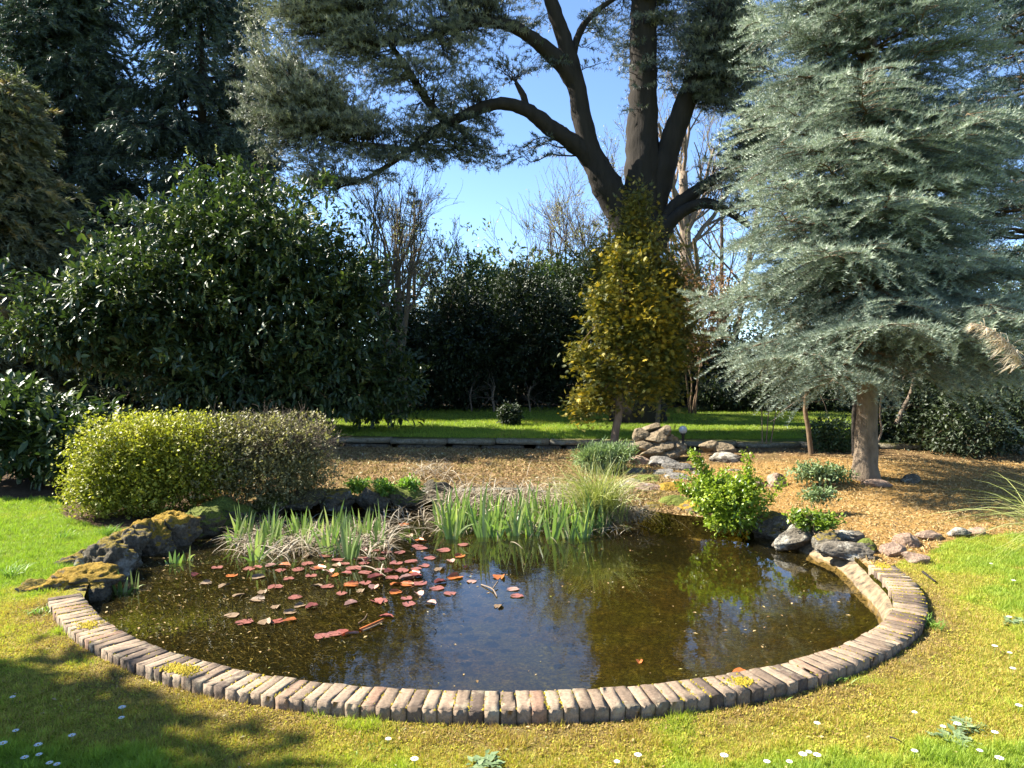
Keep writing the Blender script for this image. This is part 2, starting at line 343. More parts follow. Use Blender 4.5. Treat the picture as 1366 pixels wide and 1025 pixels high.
# ground sheet: rings that leave the pond outline and run out to the horizon
off = [0]
while off[-1] < 420: off.append(off[-1] + (0.05 if off[-1] < 1.2 else 0.07 if off[-1] < 4 else max(0.09, off[-1]*0.035) if off[-1] < 9 else off[-1]*0.12))
off = np.array(off); rad = OUT-CEN; r0 = np.linalg.norm(rad, axis=1); ud = rad/r0[:, None]
P = CEN[None, None] + ud[None]*(r0[None]+off[:, None])[..., None]
gx, gy = P[..., 0].ravel(), P[..., 1].ravel(); gz = hz(gx, gy)
gc = ground_col(gx, gy)
i = np.arange(len(off)-1)[:, None]*NA; j = np.arange(NA)[None]; q = (j+1) % NA
fq = np.stack([i+j, i+q, i+NA+q, i+NA+j], 2).reshape(-1, 4)[:, ::-1]
fc_x = gx[fq].mean(1); fc_y = gy[fq].mean(1); isb = is_bed(fc_x, fc_y)
def ground_mat(name, sc=1.0):
    m, t, b, out = newmat(name)
    n = tnoise(t, 38*sc, 6, 0.75); n2 = tnoise(t, 120*sc, 3, 0.7)
    r = ramp(t, n.outputs[0], [(0.28, (0.45,)*3), (0.72, (1.5,)*3)]); r2 = ramp(t, n2.outputs[0], [(0.3, (0.6,)*3), (0.7, (1.35,)*3)])
    c = mixc(t, 1.0, attr(t, 'col').outputs['Color'], r.outputs[0], 'MULTIPLY'); c = mixc(t, 1.0, c, r2.outputs[0], 'MULTIPLY')
    t.links.new(c, b.inputs['Base Color']); b.inputs['Roughness'].default_value = 0.95; b.inputs['Specular IOR Level'].default_value = 0.1
    ad = t.nodes.new('ShaderNodeMath'); ad.operation = 'ADD'; t.links.new(n.outputs[0], ad.inputs[0]); t.links.new(n2.outputs[0], ad.inputs[1])
    bump(t, ad.outputs[0], 1.0, 0.035, b); return m
M['ground'] = ground_mat('turf_and_soil')
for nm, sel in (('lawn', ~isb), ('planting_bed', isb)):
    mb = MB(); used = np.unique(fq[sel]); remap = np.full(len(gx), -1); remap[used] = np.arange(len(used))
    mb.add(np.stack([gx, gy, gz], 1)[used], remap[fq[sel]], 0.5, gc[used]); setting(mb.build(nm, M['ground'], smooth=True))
# back lawn, behind the low wall
ZL = 0.37
ys = np.r_[np.linspace(0, 9, 60), np.geomspace(9.3, 400, 26)]; xs = np.r_[-np.geomspace(300, 22, 14), np.linspace(-20, 20, 130), np.geomspace(22, 300, 14)]
X, Yo = np.meshgrid(xs, ys); Yw = wall_y(np.clip(X, -12, 14))+0.1+Yo
zl = ZL + 0.12*sm(15, 24, Yw) + 0.05*(fbm2(X.ravel(), Yw.ravel(), 0.5, 41)-0.5).reshape(X.shape)
def back_z(x, y): return ZL + 0.12*sm(15, 24, np.asarray(y, float))
n3 = fbm2(X.ravel(), Yw.ravel(), 2.0, 44); n4 = fbm2(X.ravel(), Yw.ravel(), 0.6, 45)
lc = np.array((0.13,0.18,0.025))[None]*(0.7+0.6*n3[:, None]); bl = sm(0.5, 0.75, n4)[:, None]; lc = lc*(1-bl)+bl*np.array((0.2,0.19,0.05))
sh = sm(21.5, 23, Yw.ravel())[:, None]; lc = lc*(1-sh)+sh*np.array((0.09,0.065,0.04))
nx = len(xs); ii = np.arange(len(ys)-1)[:, None]*nx; jj = np.arange(nx-1)[None]
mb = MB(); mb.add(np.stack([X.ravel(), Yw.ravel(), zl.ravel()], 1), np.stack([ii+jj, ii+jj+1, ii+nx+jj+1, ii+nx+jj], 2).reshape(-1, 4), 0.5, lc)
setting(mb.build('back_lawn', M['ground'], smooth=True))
# pond bottom and water
mb = MB(); fr = [1.0, 0.992, 0.97, 0.9, 0.8, 0.65, 0.5, 0.35, 0.2, 0.08]; fz = [0.03, -0.16, -0.27, -0.33, -0.40, -0.46, -0.50, -0.52, -0.53, -0.53]
pv = []
for f_, z_ in zip(fr, fz):
    p = CEN + rad*f_; pv.append(np.c_[p, z_ + (0.03*(fbm2(p[:, 0], p[:, 1], 3, 61)-0.5)*2 if f_ < 0.95 else np.zeros(NA))])
pv = np.vstack(pv); ii = np.arange(len(fr)-1)[:, None]*NA
mb.add(np.vstack([pv, [[*CEN, -0.53]]]), np.stack([ii+j, ii+q, ii+NA+q, ii+NA+j], 2).reshape(-1, 4))
e = (len(fr)-1)*NA; mb.F[3].append(np.array([[e+a, e+(a+1) % NA, len(pv)] for a in range(NA)]))
m, t, b, o_ = newmat('silty_pond_bottom'); n = tnoise(t, 9, 7, 0.75); n2 = tnoise(t, 34, 5, 0.75); n5 = tnoise(t, 1.3, 3)
r = ramp(t, n.outputs[0], [(0.3, (0.020,0.015,0.005)), (0.55, (0.065,0.05,0.015)), (0.75, (0.18,0.135,0.05))])
r2 = ramp(t, n2.outputs[0], [(0.42, (0.35,)*3), (0.62, (1.5,)*3)]); c = mixc(t, 1.0, r.outputs[0], r2.outputs[0], 'MULTIPLY')
g = ramp(t, n5.outputs[0], [(0.42, (0.8,0.75,0.6)), (0.6, (0.8,1.0,0.5))]); c = mixc(t, 1.0, c, g.outputs[0], 'MULTIPLY')
t.links.new(c, b.inputs['Base Color']); b.inputs['Roughness'].default_value = 1; b.inputs['Specular IOR Level'].default_value = 0
bump(t, n2.outputs[0], 1, 0.05, b)
setting(mb.build('pond_bottom', m, smooth=True))
m, t, b, o_ = newmat('pond_water'); t.nodes.remove(b)
tr = t.nodes.new('ShaderNodeBsdfTransparent'); tr.inputs[0].default_value = (0.86, 0.79, 0.52, 1)
gl = t.nodes.new('ShaderNodeBsdfGlossy'); gl.inputs['Roughness'].default_value = 0.0; gl.inputs[0].default_value = (1, 1, 1, 1)
df = t.nodes.new('ShaderNodeBsdfDiffuse'); df.inputs[0].default_value = (0.055, 0.045, 0.015, 1)
ge = t.nodes.new('ShaderNodeNewGeometry'); dt = t.nodes.new('ShaderNodeVectorMath'); dt.operation = 'DOT_PRODUCT'; t.links.new(ge.outputs['Incoming'], dt.inputs[1])
def mth(op, a, b_):
    k_ = t.nodes.new('ShaderNodeMath'); k_.operation = op
    for s_i, v_ in zip(k_.inputs, (a, b_)):
        if isinstance(v_, (int, float)): s_i.default_value = v_
        elif v_ is not None: t.links.new(v_, s_i)
    return k_.outputs[0]
cs_ = mth('ABSOLUTE', dt.outputs['Value'], None); fr_o = mth('MULTIPLY_ADD', mth('POWER', mth('SUBTRACT', 1.0, cs_), 5.0), 0.95)
n = tnoise(t, 5, 3, 0.6); n2 = tnoise(t, 40, 2, 0.5); ad = t.nodes.new('ShaderNodeMath'); ad.operation = 'MULTIPLY_ADD'
t.links.new(n2.outputs[0], ad.inputs[0]); ad.inputs[1].default_value = 0.06; t.links.new(n.outputs[0], ad.inputs[2])
bp = t.nodes.new('ShaderNodeBump'); bp.inputs['Strength'].default_value = 0.05; bp.inputs['Distance'].default_value = 0.02
t.links.new(ad.outputs[0], bp.inputs['Height']); t.links.new(bp.outputs[0], gl.inputs['Normal']); t.links.new(bp.outputs[0], dt.inputs[0]); fr_o.node.inputs[2].default_value = 0.055
m1 = t.nodes.new('ShaderNodeMixShader'); m1.inputs[0].default_value = 0.12; t.links.new(tr.outputs[0], m1.inputs[1]); t.links.new(df.outputs[0], m1.inputs[2])
m2 = t.nodes.new('ShaderNodeMixShader'); t.links.new(fr_o, m2.inputs[0]); t.links.new(m1.outputs[0], m2.inputs[1]); t.links.new(gl.outputs[0], m2.inputs[2])
t.links.new(m2.outputs[0], o_.inputs[0])
mb = MB(); wp = CEN + rad*0.994
mb.add(np.vstack([np.c_[wp, np.full(NA, ZW)], [[*CEN, ZW]]]), [[a, (a+1) % NA, NA] for a in range(NA)])
setting(mb.build('pond_water', m))
# ------------------------------------------------------------------ brick edge of the pond
s_ = np.r_[0, np.cumsum(np.linalg.norm(np.diff(brick_out, axis=0), axis=1))]
NBR = int(s_[-1]/0.079); bs_ = (np.arange(NBR)+0.5)*s_[-1]/NBR
bx = np.stack([np.interp(bs_, s_, brick_out[:, a]) for a in (0, 1)], 1); bnn = nrm(np.stack([np.interp(bs_, s_, bn[:, a]) for a in (0, 1)], 1))
bm = bmesh.new(); bmesh.ops.create_cube(bm, size=1); bmesh.ops.scale(bm, vec=(0.215, 0.0735, 0.115), verts=bm.verts)
bmesh.ops.subdivide_edges(bm, edges=bm.edges[:], cuts=2, use_grid_fill=True)
bmesh.ops.bevel(bm, geom=[e for e in bm.edges if e.calc_face_angle(0) > 1], offset=0.0022, segments=2, affect='EDGES')
bmesh.ops.triangulate(bm, faces=bm.faces[:]); bm.verts.ensure_lookup_table()
btv = np.array([v.co[:] for v in bm.verts]); btf = np.array([[v.index for v in f.verts] for f in bm.faces]); bm.free()
edging = thing('brick_edging', 'curved edging of weathered bricks set on edge with mossy joints round the pond', 'brick edging', (*bx[NBR//2], 0))
mb = MB(); c3 = np.c_[bx + bnn*0.1075, np.full(NBR, ZB-0.0575)] + np.c_[R.normal(0, 0.003, (NBR, 2)), R.normal(0, 0.002, NBR)]
D = np.c_[bnn, R.normal(0, 0.02, NBR)]; D[:, :2] += R.normal(0, 0.014, (NBR, 2))
MM = frames(D); v = np.einsum('nij,kj->nki', MM, btv) + c3[:, None]
v += 0.0016*(R.random(v.shape)-0.5)*2
bt = np.clip(R.normal(0.5, 0.3, NBR), 0, 1)
mb.add(v.reshape(-1, 3), (np.arange(NBR)[:, None, None]*len(btv)+btf[None]).reshape(-1, 3), np.repeat(bt, len(btv)))
m, t, b, o_ = newmat('weathered_brick'); r = ramp(t, attr(t, 'tint').outputs['Fac'], [(0, (0.11,0.08,0.06)), (0.3, (0.20,0.145,0.10)), (0.55, (0.25,0.185,0.13)), (0.8, (0.30,0.225,0.155)), (1, (0.24,0.15,0.10))])
n = tnoise(t, 60, 6, 0.75); n2 = tnoise(t, 7, 5, 0.7); r1 = ramp(t, n.outputs[0], [(0.3, (0.55,)*3), (0.7, (1.25,)*3)])
c = mixc(t, 1.0, r.outputs[0], r1.outputs[0], 'MULTIPLY')
lf = ramp(t, n2.outputs[0], [(0.56, (0,)*3), (0.68, (0.75,)*3)]); c = mixc(t, lf.outputs[0], c, (0.33,0.28,0.19))
n6 = tnoise(t, 3.1, 4, 0.7); lf = ramp(t, n6.outputs[0], [(0.60, (0,)*3), (0.66, (0.7,)*3)]); c = mixc(t, lf.outputs[0], c, (0.15,0.115,0.085))
t.links.new(c, b.inputs['Base Color']); b.inputs['Roughness'].default_value = 0.9; b.inputs['Specular IOR Level'].default_value = 0.2; bump(t, n.outputs[0], 0.8, 0.006, b)
mb.build('brick_course', m, edging)
mb = MB(); Q = np.concatenate([np.c_[brick_out+bn*0.008, np.full(400, ZB-0.013)], np.c_[brick_out+bn*0.207, np.full(400, ZB-0.013)],
                             np.c_[brick_out+bn*0.012, np.full(400, -0.05)], np.c_[brick_out+bn*0.203, np.full(400, -0.16)]])
a = np.arange(399)
mb.add(Q, np.concatenate([np.stack([a, a+1, a+401, a+400], 1), np.stack([a+800, a+801, a+1, a], 1), np.stack([a+400, a+401, a+1201, a+1200], 1)]))
mb.build('mortar', plain('dark_mortar', (0.10,0.075,0.04), 0.95, 60, 0.4), edging)
# moss in the joints: many tiny flat tufts
M['moss'] = leaf_mat('joint_moss', [(0, (0.09,0.08,0.012)), (0.6, (0.22,0.18,0.022)), (1, (0.38,0.28,0.03))], 0.9, 0.1, 0.1)
mb = MB(); js = (np.arange(NBR-1)+1)*s_[-1]/NBR; amt = fbm(np.c_[js*1.3, js*0, js*0+0.5], 5)
P_, T_ = [], []
for s0, am in zip(js, amt):
    nn = int(60*max(0.06, (am-0.42)*3.0)); u = R.random(nn)*0.215; 
    hug = R.random(nn)**2
    p0 = np.array([np.interp(s0, s_, brick_out[:, a]) for a in (0, 1)]); n0 = np.array([np.interp(s0, s_, bn[:, a]) for a in (0, 1)]); t0 = np.array((n0[1], -n0[0]))
    P_.append(np.c_[p0 + n0*u[:, None] + t0*R.normal(0, 0.006, nn)[:, None], np.full(nn, ZB-0.006)]); T_.append(R.random(nn))
for s0, ux, uy, nn in ((2.05, 0.07, 0.06, 420), (0.85, 0.11, 0.04, 120), (5.3, 0.1, 0.04, 160), (8.6, 0.1, 0.05, 140)):
    p0 = np.array([np.interp(s0, s_, brick_out[:, a]) for a in (0, 1)]); n0 = np.array([np.interp(s0, s_, bn[:, a]) for a in (0, 1)]); t0 = np.array((n0[1], -n0[0]))
    P_.append(np.c_[p0 + n0*(ux+R.normal(0, 0.03, nn))[:, None] + t0*R.normal(0, uy, nn)[:, None], np.full(nn, ZB+0.001)]); T_.append(0.4+0.6*R.random(nn))
P_ = np.vstack(P_); T_ = np.concatenate(T_); nn = len(P_)
ttv = np.array([(-.5,-.4,0),(.5,-.4,0),(0,.6,0),(0,0,0.7)]); ttf = [[0,1,3],[1,2,3],[2,0,3]]
a = R.random(nn)*6.28; MM = frames(np.c_[np.cos(a), np.sin(a), 0*a])*(0.008+0.010*R.random(nn))[:, None, None]
mb.inst(ttv, ttf, MM, P_, T_); mb.build('joint_moss', M['moss'], edging)
# concrete ledge inside the brick edge on the right
ia, ib = [int(np.linalg.norm(OUT-at(x, y, ZW)[:2], axis=1).argmin()) for x, y in ((1194, 838), (1030, 718))]
rp = OUT[np.linspace(ia, ib, 60).astype(int)]; inn = nrm(CEN-rp)
wv = (0.05+0.10*np.sin(np.linspace(0.1, math.pi, 60))+0.05*(R.random(60)-0.5)*0.4)[:, None]
Q = np.vstack([np.c_[rp-inn*0.10, np.full(60, 0.02)], np.c_[rp+inn*0.03, np.full(60, -0.02)], np.c_[rp+inn*wv*0.8, np.full(60, -0.085)], np.c_[rp+inn*wv, np.full(60, -0.16)]])
Q[:, 2] += 0.03*(fbm2(Q[:, 0], Q[:, 1], 7, 9)-0.5); a = np.arange(59)
mb = MB(); mb.add(Q, np.concatenate([np.stack([a+60*r_, a+60*r_+1, a+60*r_+61, a+60*r_+60], 1) for r_ in range(3)]))
tag(mb.build('concrete_ledge', plain('sandy_concrete', (0.16,0.115,0.066), 0.95, 14, 0.8, 1.0), loc=(*rp[30], 0), smooth=True), 'sandy concrete ledge sloping into the water below the end of the brick edge', 'ledge')
# ------------------------------------------------------------------ vegetation builders
LEAF_V = np.array([(0,0,0),(0.45,0.24,0.05),(1,0,-0.10),(0.45,-0.24,0.05)]); LEAF_F = [[0,2,1],[0,3,2]]
LEAF6_V = np.array([(0,0,0),(0.3,0.17,0.05),(0.72,0.15,0.03),(1,0,-0.12),(0.72,-0.15,0.03),(0.3,-0.17,0.05),(0.5,0,-0.01)])
LEAF6_F = [[0,6,1],[1,6,2],[2,6,3],[3,6,4],[4,6,5],[5,6,0]]
def needle_template(n, l, wd, spread=1.0, seed=1, up_bias=0.0, fwd=0.5):
    """a shoot of unit length set with narrow needles"""
    r = np.random.default_rng(seed); V, Fc = [], []
    for i_ in range(n):
        x = (i_+0.5)/n; a = r.random()*6.283
        if up_bias and math.sin(a) < 0 and r.random() < up_bias: a = -a
        d = np.array((fwd, math.cos(a)*spread, math.sin(a)*spread)); d /= np.linalg.norm(d); d *= l*(0.8+0.4*r.random())
        sd = np.cross(d, (r.normal(), r.normal(), r.normal())); sd = sd/np.linalg.norm(sd)*wd
        b_ = np.array((x, 0, 0)); k_ = len(V); V += [b_-sd, b_+sd, b_+d]; Fc.append([k_, k_+1, k_+2])
    return np.array(V), np.array(Fc)
def blob_points(blobs, n, shell=(0.75, 1.05), lump=0.35, seed=0, zmin=None, sc=1.6):
    """points near the surface of a union of ellipsoids (cx,cy,cz,rx,ry,rz) with outward directions"""
    B = np.array(blobs, float); ar = (B[:, 3]*B[:, 4]+B[:, 3]*B[:, 5]+B[:, 4]*B[:, 5]); r = np.random.default_rng(seed)
    which = r.choice(len(B), n, p=ar/ar.sum()); d = nrm(r.normal(size=(n, 3)))
    f = shell[0]+(shell[1]-shell[0])*r.random(n)**0.6
    f = f*(1+lump*(vnoise(d*sc*2+which[:, None]*7.3, seed)-0.5)*2)
    P = B[which, :3] + d*B[which, 3:]*f[:, None]
    keep = np.ones(n, bool)
    for k_, b_ in enumerate(B):
        inn_ = (((P-b_[:3])/b_[3:])**2).sum(1) < (shell[0]*0.85)**2
        keep &= ~(inn_ & (which != k_))
    if zmin is not None: keep &= P[:, 2] > zmin
    return P[keep], nrm(d/B[which, 3:])[keep], which[keep]
def leaf_clusters(mb, P, D, k, L, seed=0, out=0.5, up=0.3, rnd=0.8, tint=0.5, tv=0.25, tmpl=(LEAF_V, LEAF_F), size_var=0.5, pos=0.15):
    r = np.random.default_rng(seed); N = len(P)
    PP = np.repeat(P, k, 0) + r.normal(size=(N*k, 3))*L*pos*3
    dd = np.repeat(D, k, 0)*out + r.normal(size=(N*k, 3))*rnd; dd[:, 2] += up
    fr_ = frames(dd, (0, 0, 1), r.normal(0, 0.5, N*k))*(L*(1+size_var*(r.random(N*k)*2-1)))[:, None, None]
    tn = np.clip(np.repeat(np.broadcast_to(tint, (N,)), k)+r.normal(0, tv, N*k), 0, 1)
    mb.inst(tmpl[0], tmpl[1], fr_, PP, tn)
def bez(a, c, b, n=9):
    t_ = np.linspace(0, 1, n)[:, None]; return (1-t_)**2*np.asarray(a)+2*t_*(1-t_)*np.asarray(c)+t_**2*np.asarray(b)
def wig(P, amp, r):
    n = len(P); w_ = r.normal(size=(n, 3))*amp; w_[0] = 0; return P+w_
def along(P, u):
    s = np.r_[0, np.cumsum(np.linalg.norm(np.diff(P, axis=0), axis=1))]
    return np.stack([np.interp(np.asarray(u)*s[-1], s, P[:, a]) for a in range(3)], 1), s[-1]
class Spray:
    """collects shoot positions and directions of one conifer crown"""
    def __init__(self): self.P, self.D, self.L, self.T = [], [], [], []
    def put(self, p, d, l, t): self.P.append(p); self.D.append(d); self.L.append(l); self.T.append(t)
    def plate(self, wood, path, r0, r, start=0.25, step=0.12, tw=0.45, shoot=0.15, sgap=0.09, droop=0.15, ang=0.9, tint=0.5, flat=0.25, hang=0.0, wsides=3):
        """a branch path dressed with side twigs in a roughly level plate; shoots along every twig"""
        L = np.linalg.norm(np.diff(path, axis=0), axis=1).sum()
        n = max(2, int(L*(1-start)/step)); us = np.linspace(start, 0.99, n); base, _ = along(path, us)
        dirs = nrm(np.gradient(base, axis=0)) if n > 2 else nrm(np.array([path[-1]-path[0]]*n))
        if wood is not None: wood.tube(path, np.linspace(r0, r0*0.15, len(path)), wsides, r.random())
        sd = 1
        for i_ in range(n):
            d = dirs[i_]; side = nrm(np.cross(d, (0, 0, 1)))*sd; sd = -sd
            a = ang*(0.7+0.6*r.random()); l = tw*(0.35+0.65*(1-((us[i_]-start)/(1-start))**1.5))*(0.6+0.7*r.random())
            td = nrm(d*math.cos(a)+side*math.sin(a)+np.array((0, 0, r.normal(0, flat)-hang)))
            m_ = max(2, int(l/sgap)); tt_ = (np.arange(m_)+0.6)/m_*l
            pts = base[i_]+td*tt_[:, None]; pts[:, 2] -= droop*tt_**2*(1+hang*2)
            dd = np.repeat(td[None], m_, 0); dd[:, 2] -= 2*droop*tt_
            alt = np.where(np.arange(m_) % 2 == 0, 1, -1)[:, None]*nrm(np.cross(td, (0, 0, 1)))[None]*0.75
            dd = nrm(dd + alt*(r.random((m_, 1))) + r.normal(0, 0.15, (m_, 3)))
            self.P.append(pts); self.D.append(dd); self.L.append(shoot*(0.7+0.6*r.random(m_))); self.T.append(np.clip(tint+0.45*(us[i_]-0.65)+0.3*((np.arange(m_)+1)/m_-0.6)+r.normal(0, 0.12, m_), 0, 1))
            if wood is not None and l > 0.25: wood.tube(np.vstack([base[i_], pts[m_//2], pts[-1]]), (0.006, 0.004, 0.002), 3, r.random(), False)
    def build(self, name, mat, parent, tmpl, up=(0, 0, 1)):
        P = np.vstack(self.P); D = np.vstack(self.D); L = np.concatenate(self.L); T = np.concatenate(self.T)
        print(name, parent.name, len(P)*len(tmpl[1])); mb = MB(); mb.inst(tmpl[0], tmpl[1], frames(D, up, R.normal(0, 0.4, len(P)))*L[:, None, None], P, T)
        return mb.build(name, mat, parent)
def trunk_tube(mb, base, top, r0, r1, sides=14, flare=1.6, n=26, wob=0.03, seed=0, rough=0.06):
    r = np.random.default_rng(seed); t_ = np.linspace(0, 1, n); P = np.asarray(base)+(np.asarray(top)-np.asarray(base))*t_[:, None]
    P[1:-1, :2] += r.normal(0, wob, (n-2, 2)); H = np.linalg.norm(np.asarray(top)-np.asarray(base))
    rad_ = r0+(r1-r0)*t_ + r0*(flare-1)*np.exp(-t_*H/0.28)
    k0 = mb.n; mb.tube(P, rad_, sides); v = mb.V[-1]
    nz = fbm(v*np.array((5, 5, 1.2)), seed+3); c_ = np.repeat(P, sides, 0)
    mb.V[-1] = c_ + (v-c_)*(1+rough*8*(nz[:, None]-0.5)*0.6)
def fir(name, label, loc, H, zb, rl, mat, bark, tmpl, seed, r_tr=0.16, lean=0.0, step=0.27, nb=6, group=None, tint=0.5, shoot=0.16, sgap=0.10, twstep=0.13, ztop_min=None, az_skip=None, prof=0.75, twmax=0.75, flat=0.26, droop=0.12, short=0):
    r = np.random.default_rng(seed); root = thing(name, label, 'tree', loc, group); loc = np.asarray(loc, float)
    mb = MB(); trunk_tube(mb, loc-np.array((0, 0, .05)), loc+np.array((lean, 0, H)), r_tr, 0.02, 18, 1.5, 60, 0.006, seed, 0.10); mb.build('trunk', bark, root, smooth=True)
    wood, sp = MB(), Spray(); z = zb
    while z < H-0.2:
        f = (z-zb)/(H-zb); L0 = rl*(1-f)**prof
        for b_ in range(nb+short):
            a = r.random()*6.283; zo = 0
            if b_ >= nb: zo = step*0.5
            if az_skip is not None and az_skip(a, z): continue
            L = L0*(0.66+0.38*r.random())*(0.3+0.4*r.random() if b_ >= nb else 1); el = 0.05+0.55*f+r.normal(0, 0.1)
            h = np.array((math.cos(a), math.sin(a), 0)); z0 = z+zo+r.normal(0, 0.06)
            s0 = loc+np.array((lean*z0/H, 0, z0)); e0 = s0+h*L+np.array((0, 0, L*math.tan(el)*0.6-0.13*L*(1-f)))
            mid = s0+h*L*0.5+np.array((0, 0, L*(0.22*math.tan(el)+0.02-0.06*(1-f))))
            path = wig(bez(s0, mid, e0, 8), 0.02*L, r)
            bt_ = np.clip(tint+r.normal(0, 0.13)-(0.35 if b_ >= nb else 0), 0, 1)  # short inner branches darker: older needles, plus shade painted between the lit boughs
            sp.plate(wood, path, 0.012+0.012*L, r, 0.10, twstep, min(twmax, 0.2+0.36*L), shoot, sgap, droop, 0.85, bt_, flat)
            sp.put(path[3:], nrm(np.gradient(path, axis=0))[3:], np.full(len(path)-3, shoot*1.1), np.full(len(path)-3, bt_))
        z += step*(1-0.35*f)
    wood.build('branches', M['brownbark'], root); sp.build('crown', mat, root, tmpl)
    return root
# ------------------------------------------------------------------ the silver fir on the right
FIR_T = needle_template(32, 0.22, 0.016, 1.0, 4, 0.65, 0.55)
FIR_D = needle_template(20, 0.24, 0.024, 1.0, 4, 0.5, 0.55)
pb = at(1155, 632, 0.27)
fir('silver_fir', 'tall blue-grey silver fir on a thick bare trunk in the needle-strewn bed', (pb[0], pb[1], 0.22), 12.8, 1.75, 2.36, M['spruce'], M['sprucebark'], FIR_T, 11, 0.145, 0.0, 0.46, 9, None, 0.62, 0.24, 0.066, 0.076, prof=0.58, twmax=1.0, flat=0.09, droop=0.42, short=14)
# a darker fir behind it, at the right edge
pb2 = at(1335, 600, Y=15.5)
fir('dark_fir', 'dark shaded fir behind the blue-grey silver fir at the right edge', (pb2[0]+0.6, 15.5, 0.3), 14, 1.0, 3.4, M['darkfir'], M['brownbark'], FIR_D, 12, 0.2, 0, 0.5, 8, None, 0.4, 0.28, 0.10, 0.11, prof=0.55, twmax=1.0, flat=0.12, droop=0.25)
# ------------------------------------------------------------------ the old cedar
CED = needle_template(16, 0.55, 0.045, 1.0, 5, 0.3, 0.45)
rc = np.random.default_rng(31); YC = 18.5
cb = at(852, 560, Y=YC); cedar = thing('old_cedar', 'huge old cedar with dark spreading limbs and grey-green foliage behind the low wall', 'tree', (cb[0], YC, 0.4))
def yb(Y): return 18.5-(18.5-Y)*0.28 if Y < 18.5 else Y
def arcf(pts):
    s = np.r_[0, np.cumsum([math.dist(a[:2], b[:2]) for a, b in zip(pts[:-1], pts[1:])])]; return s/s[-1]
def limb_path(pts, n=30):
    pts = [(x, y, yb(Y_), w_) for x, y, Y_, w_ in pts]
    return catmull(np.array([at(x, y, Y=Y_) for x, y, Y_, w_ in pts]), n), np.interp(np.linspace(0, 1, n), arcf(pts), [0.88*w_*Y_/F/2 for x, y, Y_, w_ in pts])
def limb(pts, name='limb', sides=18, n=70):
    p, rr = limb_path(pts, n); mb = MB(); mb.tube(p, rr, sides); v = mb.V[-1]; c_ = np.repeat(p, sides, 0)
    mb.V[-1] = c_+(v-c_)*(0.68+0.36*fbm(v*3.5, 3)[:, None]+0.30*np.abs(fbm(v*np.array((11, 11, 5)), 8)-0.5)[:, None]*2+0.1); mb.build(name, M['bark'], cedar, smooth=True); return p
L_tr = limb([(850,610,18.5,92),(850,560,18.5,78),(850,470,18.5,66),(851,380,18.5,62),(852,300,18.5,64),(856,255,18.5,54),(857,200,18.5,46),(858,120,18.5,40),(858,30,18.5,38),(860,-80,18.5,34),(862,-200,18.5,24),(864,-330,18.5,9)], 'trunk', 28, 110)
limbs = [L_tr,
 limb([(848,335,18.4,46),(828,285,18.2,42),(806,240,18.0,44),(789,205,17.8,33),(777,160,17.6,29),(768,110,17.3,27),(755,60,17.0,23),(738,10,16.7,20),(722,-50,16.5,16),(700,-130,16.5,9)]),
 limb([(800,228,18.0,28),(772,196,17.6,27),(735,172,17.0,24),(700,146,16.4,21),(665,139,15.9,18),(625,152,15.4,16),(585,172,15.0,14),(540,205,14.7,10),(495,235,14.5,6),(455,250,14.3,2)]),
 limb([(768,112,17.3,26),(745,82,16.8,24),(715,55,16.2,20),(683,36,15.6,17),(645,30,15.0,13),(600,42,14.6,10),(560,52,14.2,7),(510,62,13.8,4)]),
 limb([(702,146,16.4,12),(698,128,16.3,10),(688,110,16.2,6)]),
 limb([(762,85,17.1,11),(775,40,17.5,10),(800,12,18.0,8),(830,-8,18.5,5)]),
 limb([(864,300,18.5,40),(884,230,18.3,36),(902,170,18.0,32),(926,110,17.7,30),(948,60,17.4,26),(962,0,17.2,22),(980,-80,17.0,14),(1010,-170,17.0,6)]),
 limb([(872,330,18.4,38),(895,285,18.0,26),(925,258,17.6,20),(960,235,17.2,14),(1000,215,16.9,8)]),
 limb([(872,335,18.3,30),(890,302,17.6,20),(915,280,17.0,17),(945,272,16.4,15),(975,285,15.9,12),(1000,302,15.6,8)]),
 limb([(600,168,15.2,13),(570,135,15.4,12),(545,95,15.5,10),(520,60,15.3,7),(480,20,15.0,4)]),
 limb([(545,200,14.7,9),(505,195,14.4,8),(465,190,14.0,7),(420,175,13.6,4)]),
]
def nearest_on(paths, p):
    best = None
    for P in paths:
        d = np.linalg.norm(P-p, axis=1); d = d + np.where(P[:, 2] > p[2]+0.6, 1.0, 0); i_ = d.argmin()
        if best is None or d[i_] < best[0]: best = (d[i_], P[i_])
    return best[1]
cw, cs = MB(), Spray()
def cedar_mass(cx, cy, rx, ry, y0, y1, n, tint=0.5, tw=0.42, step=0.14, maxl=3.6, droop=0.12, hang=0.0):
    y0, y1 = yb(y0)-0.6, yb(y1)+0.6
    for _ in range(int(n*2.1)):
        a, q_ = rc.random()*6.283, math.sqrt(rc.random())
        py_ = cy+ry*q_*math.sin(a); py_ = round(py_/30)*30+rc.normal(0, 5)+6*math.sin(cx*0.05+a)
        p = at(cx+rx*q_*math.cos(a), py_, Y=y0+(y1-y0)*rc.random()); b_ = nearest_on(limbs, p)
        if np.linalg.norm(p-b_) > maxl: b_ = p+(b_-p)*maxl/np.linalg.norm(p-b_)*(0.6+0.4*rc.random())
        L = np.linalg.norm(p-b_); mid = (p+b_)/2+np.array((0, 0, 0.10*L+0.1))+rc.normal(0, 0.07*L, 3)
        path = wig(bez(b_, mid, p, 8), 0.02*L+0.01, rc)
        cs.plate(cw, path, 0.01+0.009*L, rc, 0.2, step*0.9, tw*1.2, 0.155, 0.085, droop, 0.9, np.clip(tint+rc.normal(0, 0.12), 0, 1), 0.09, hang)
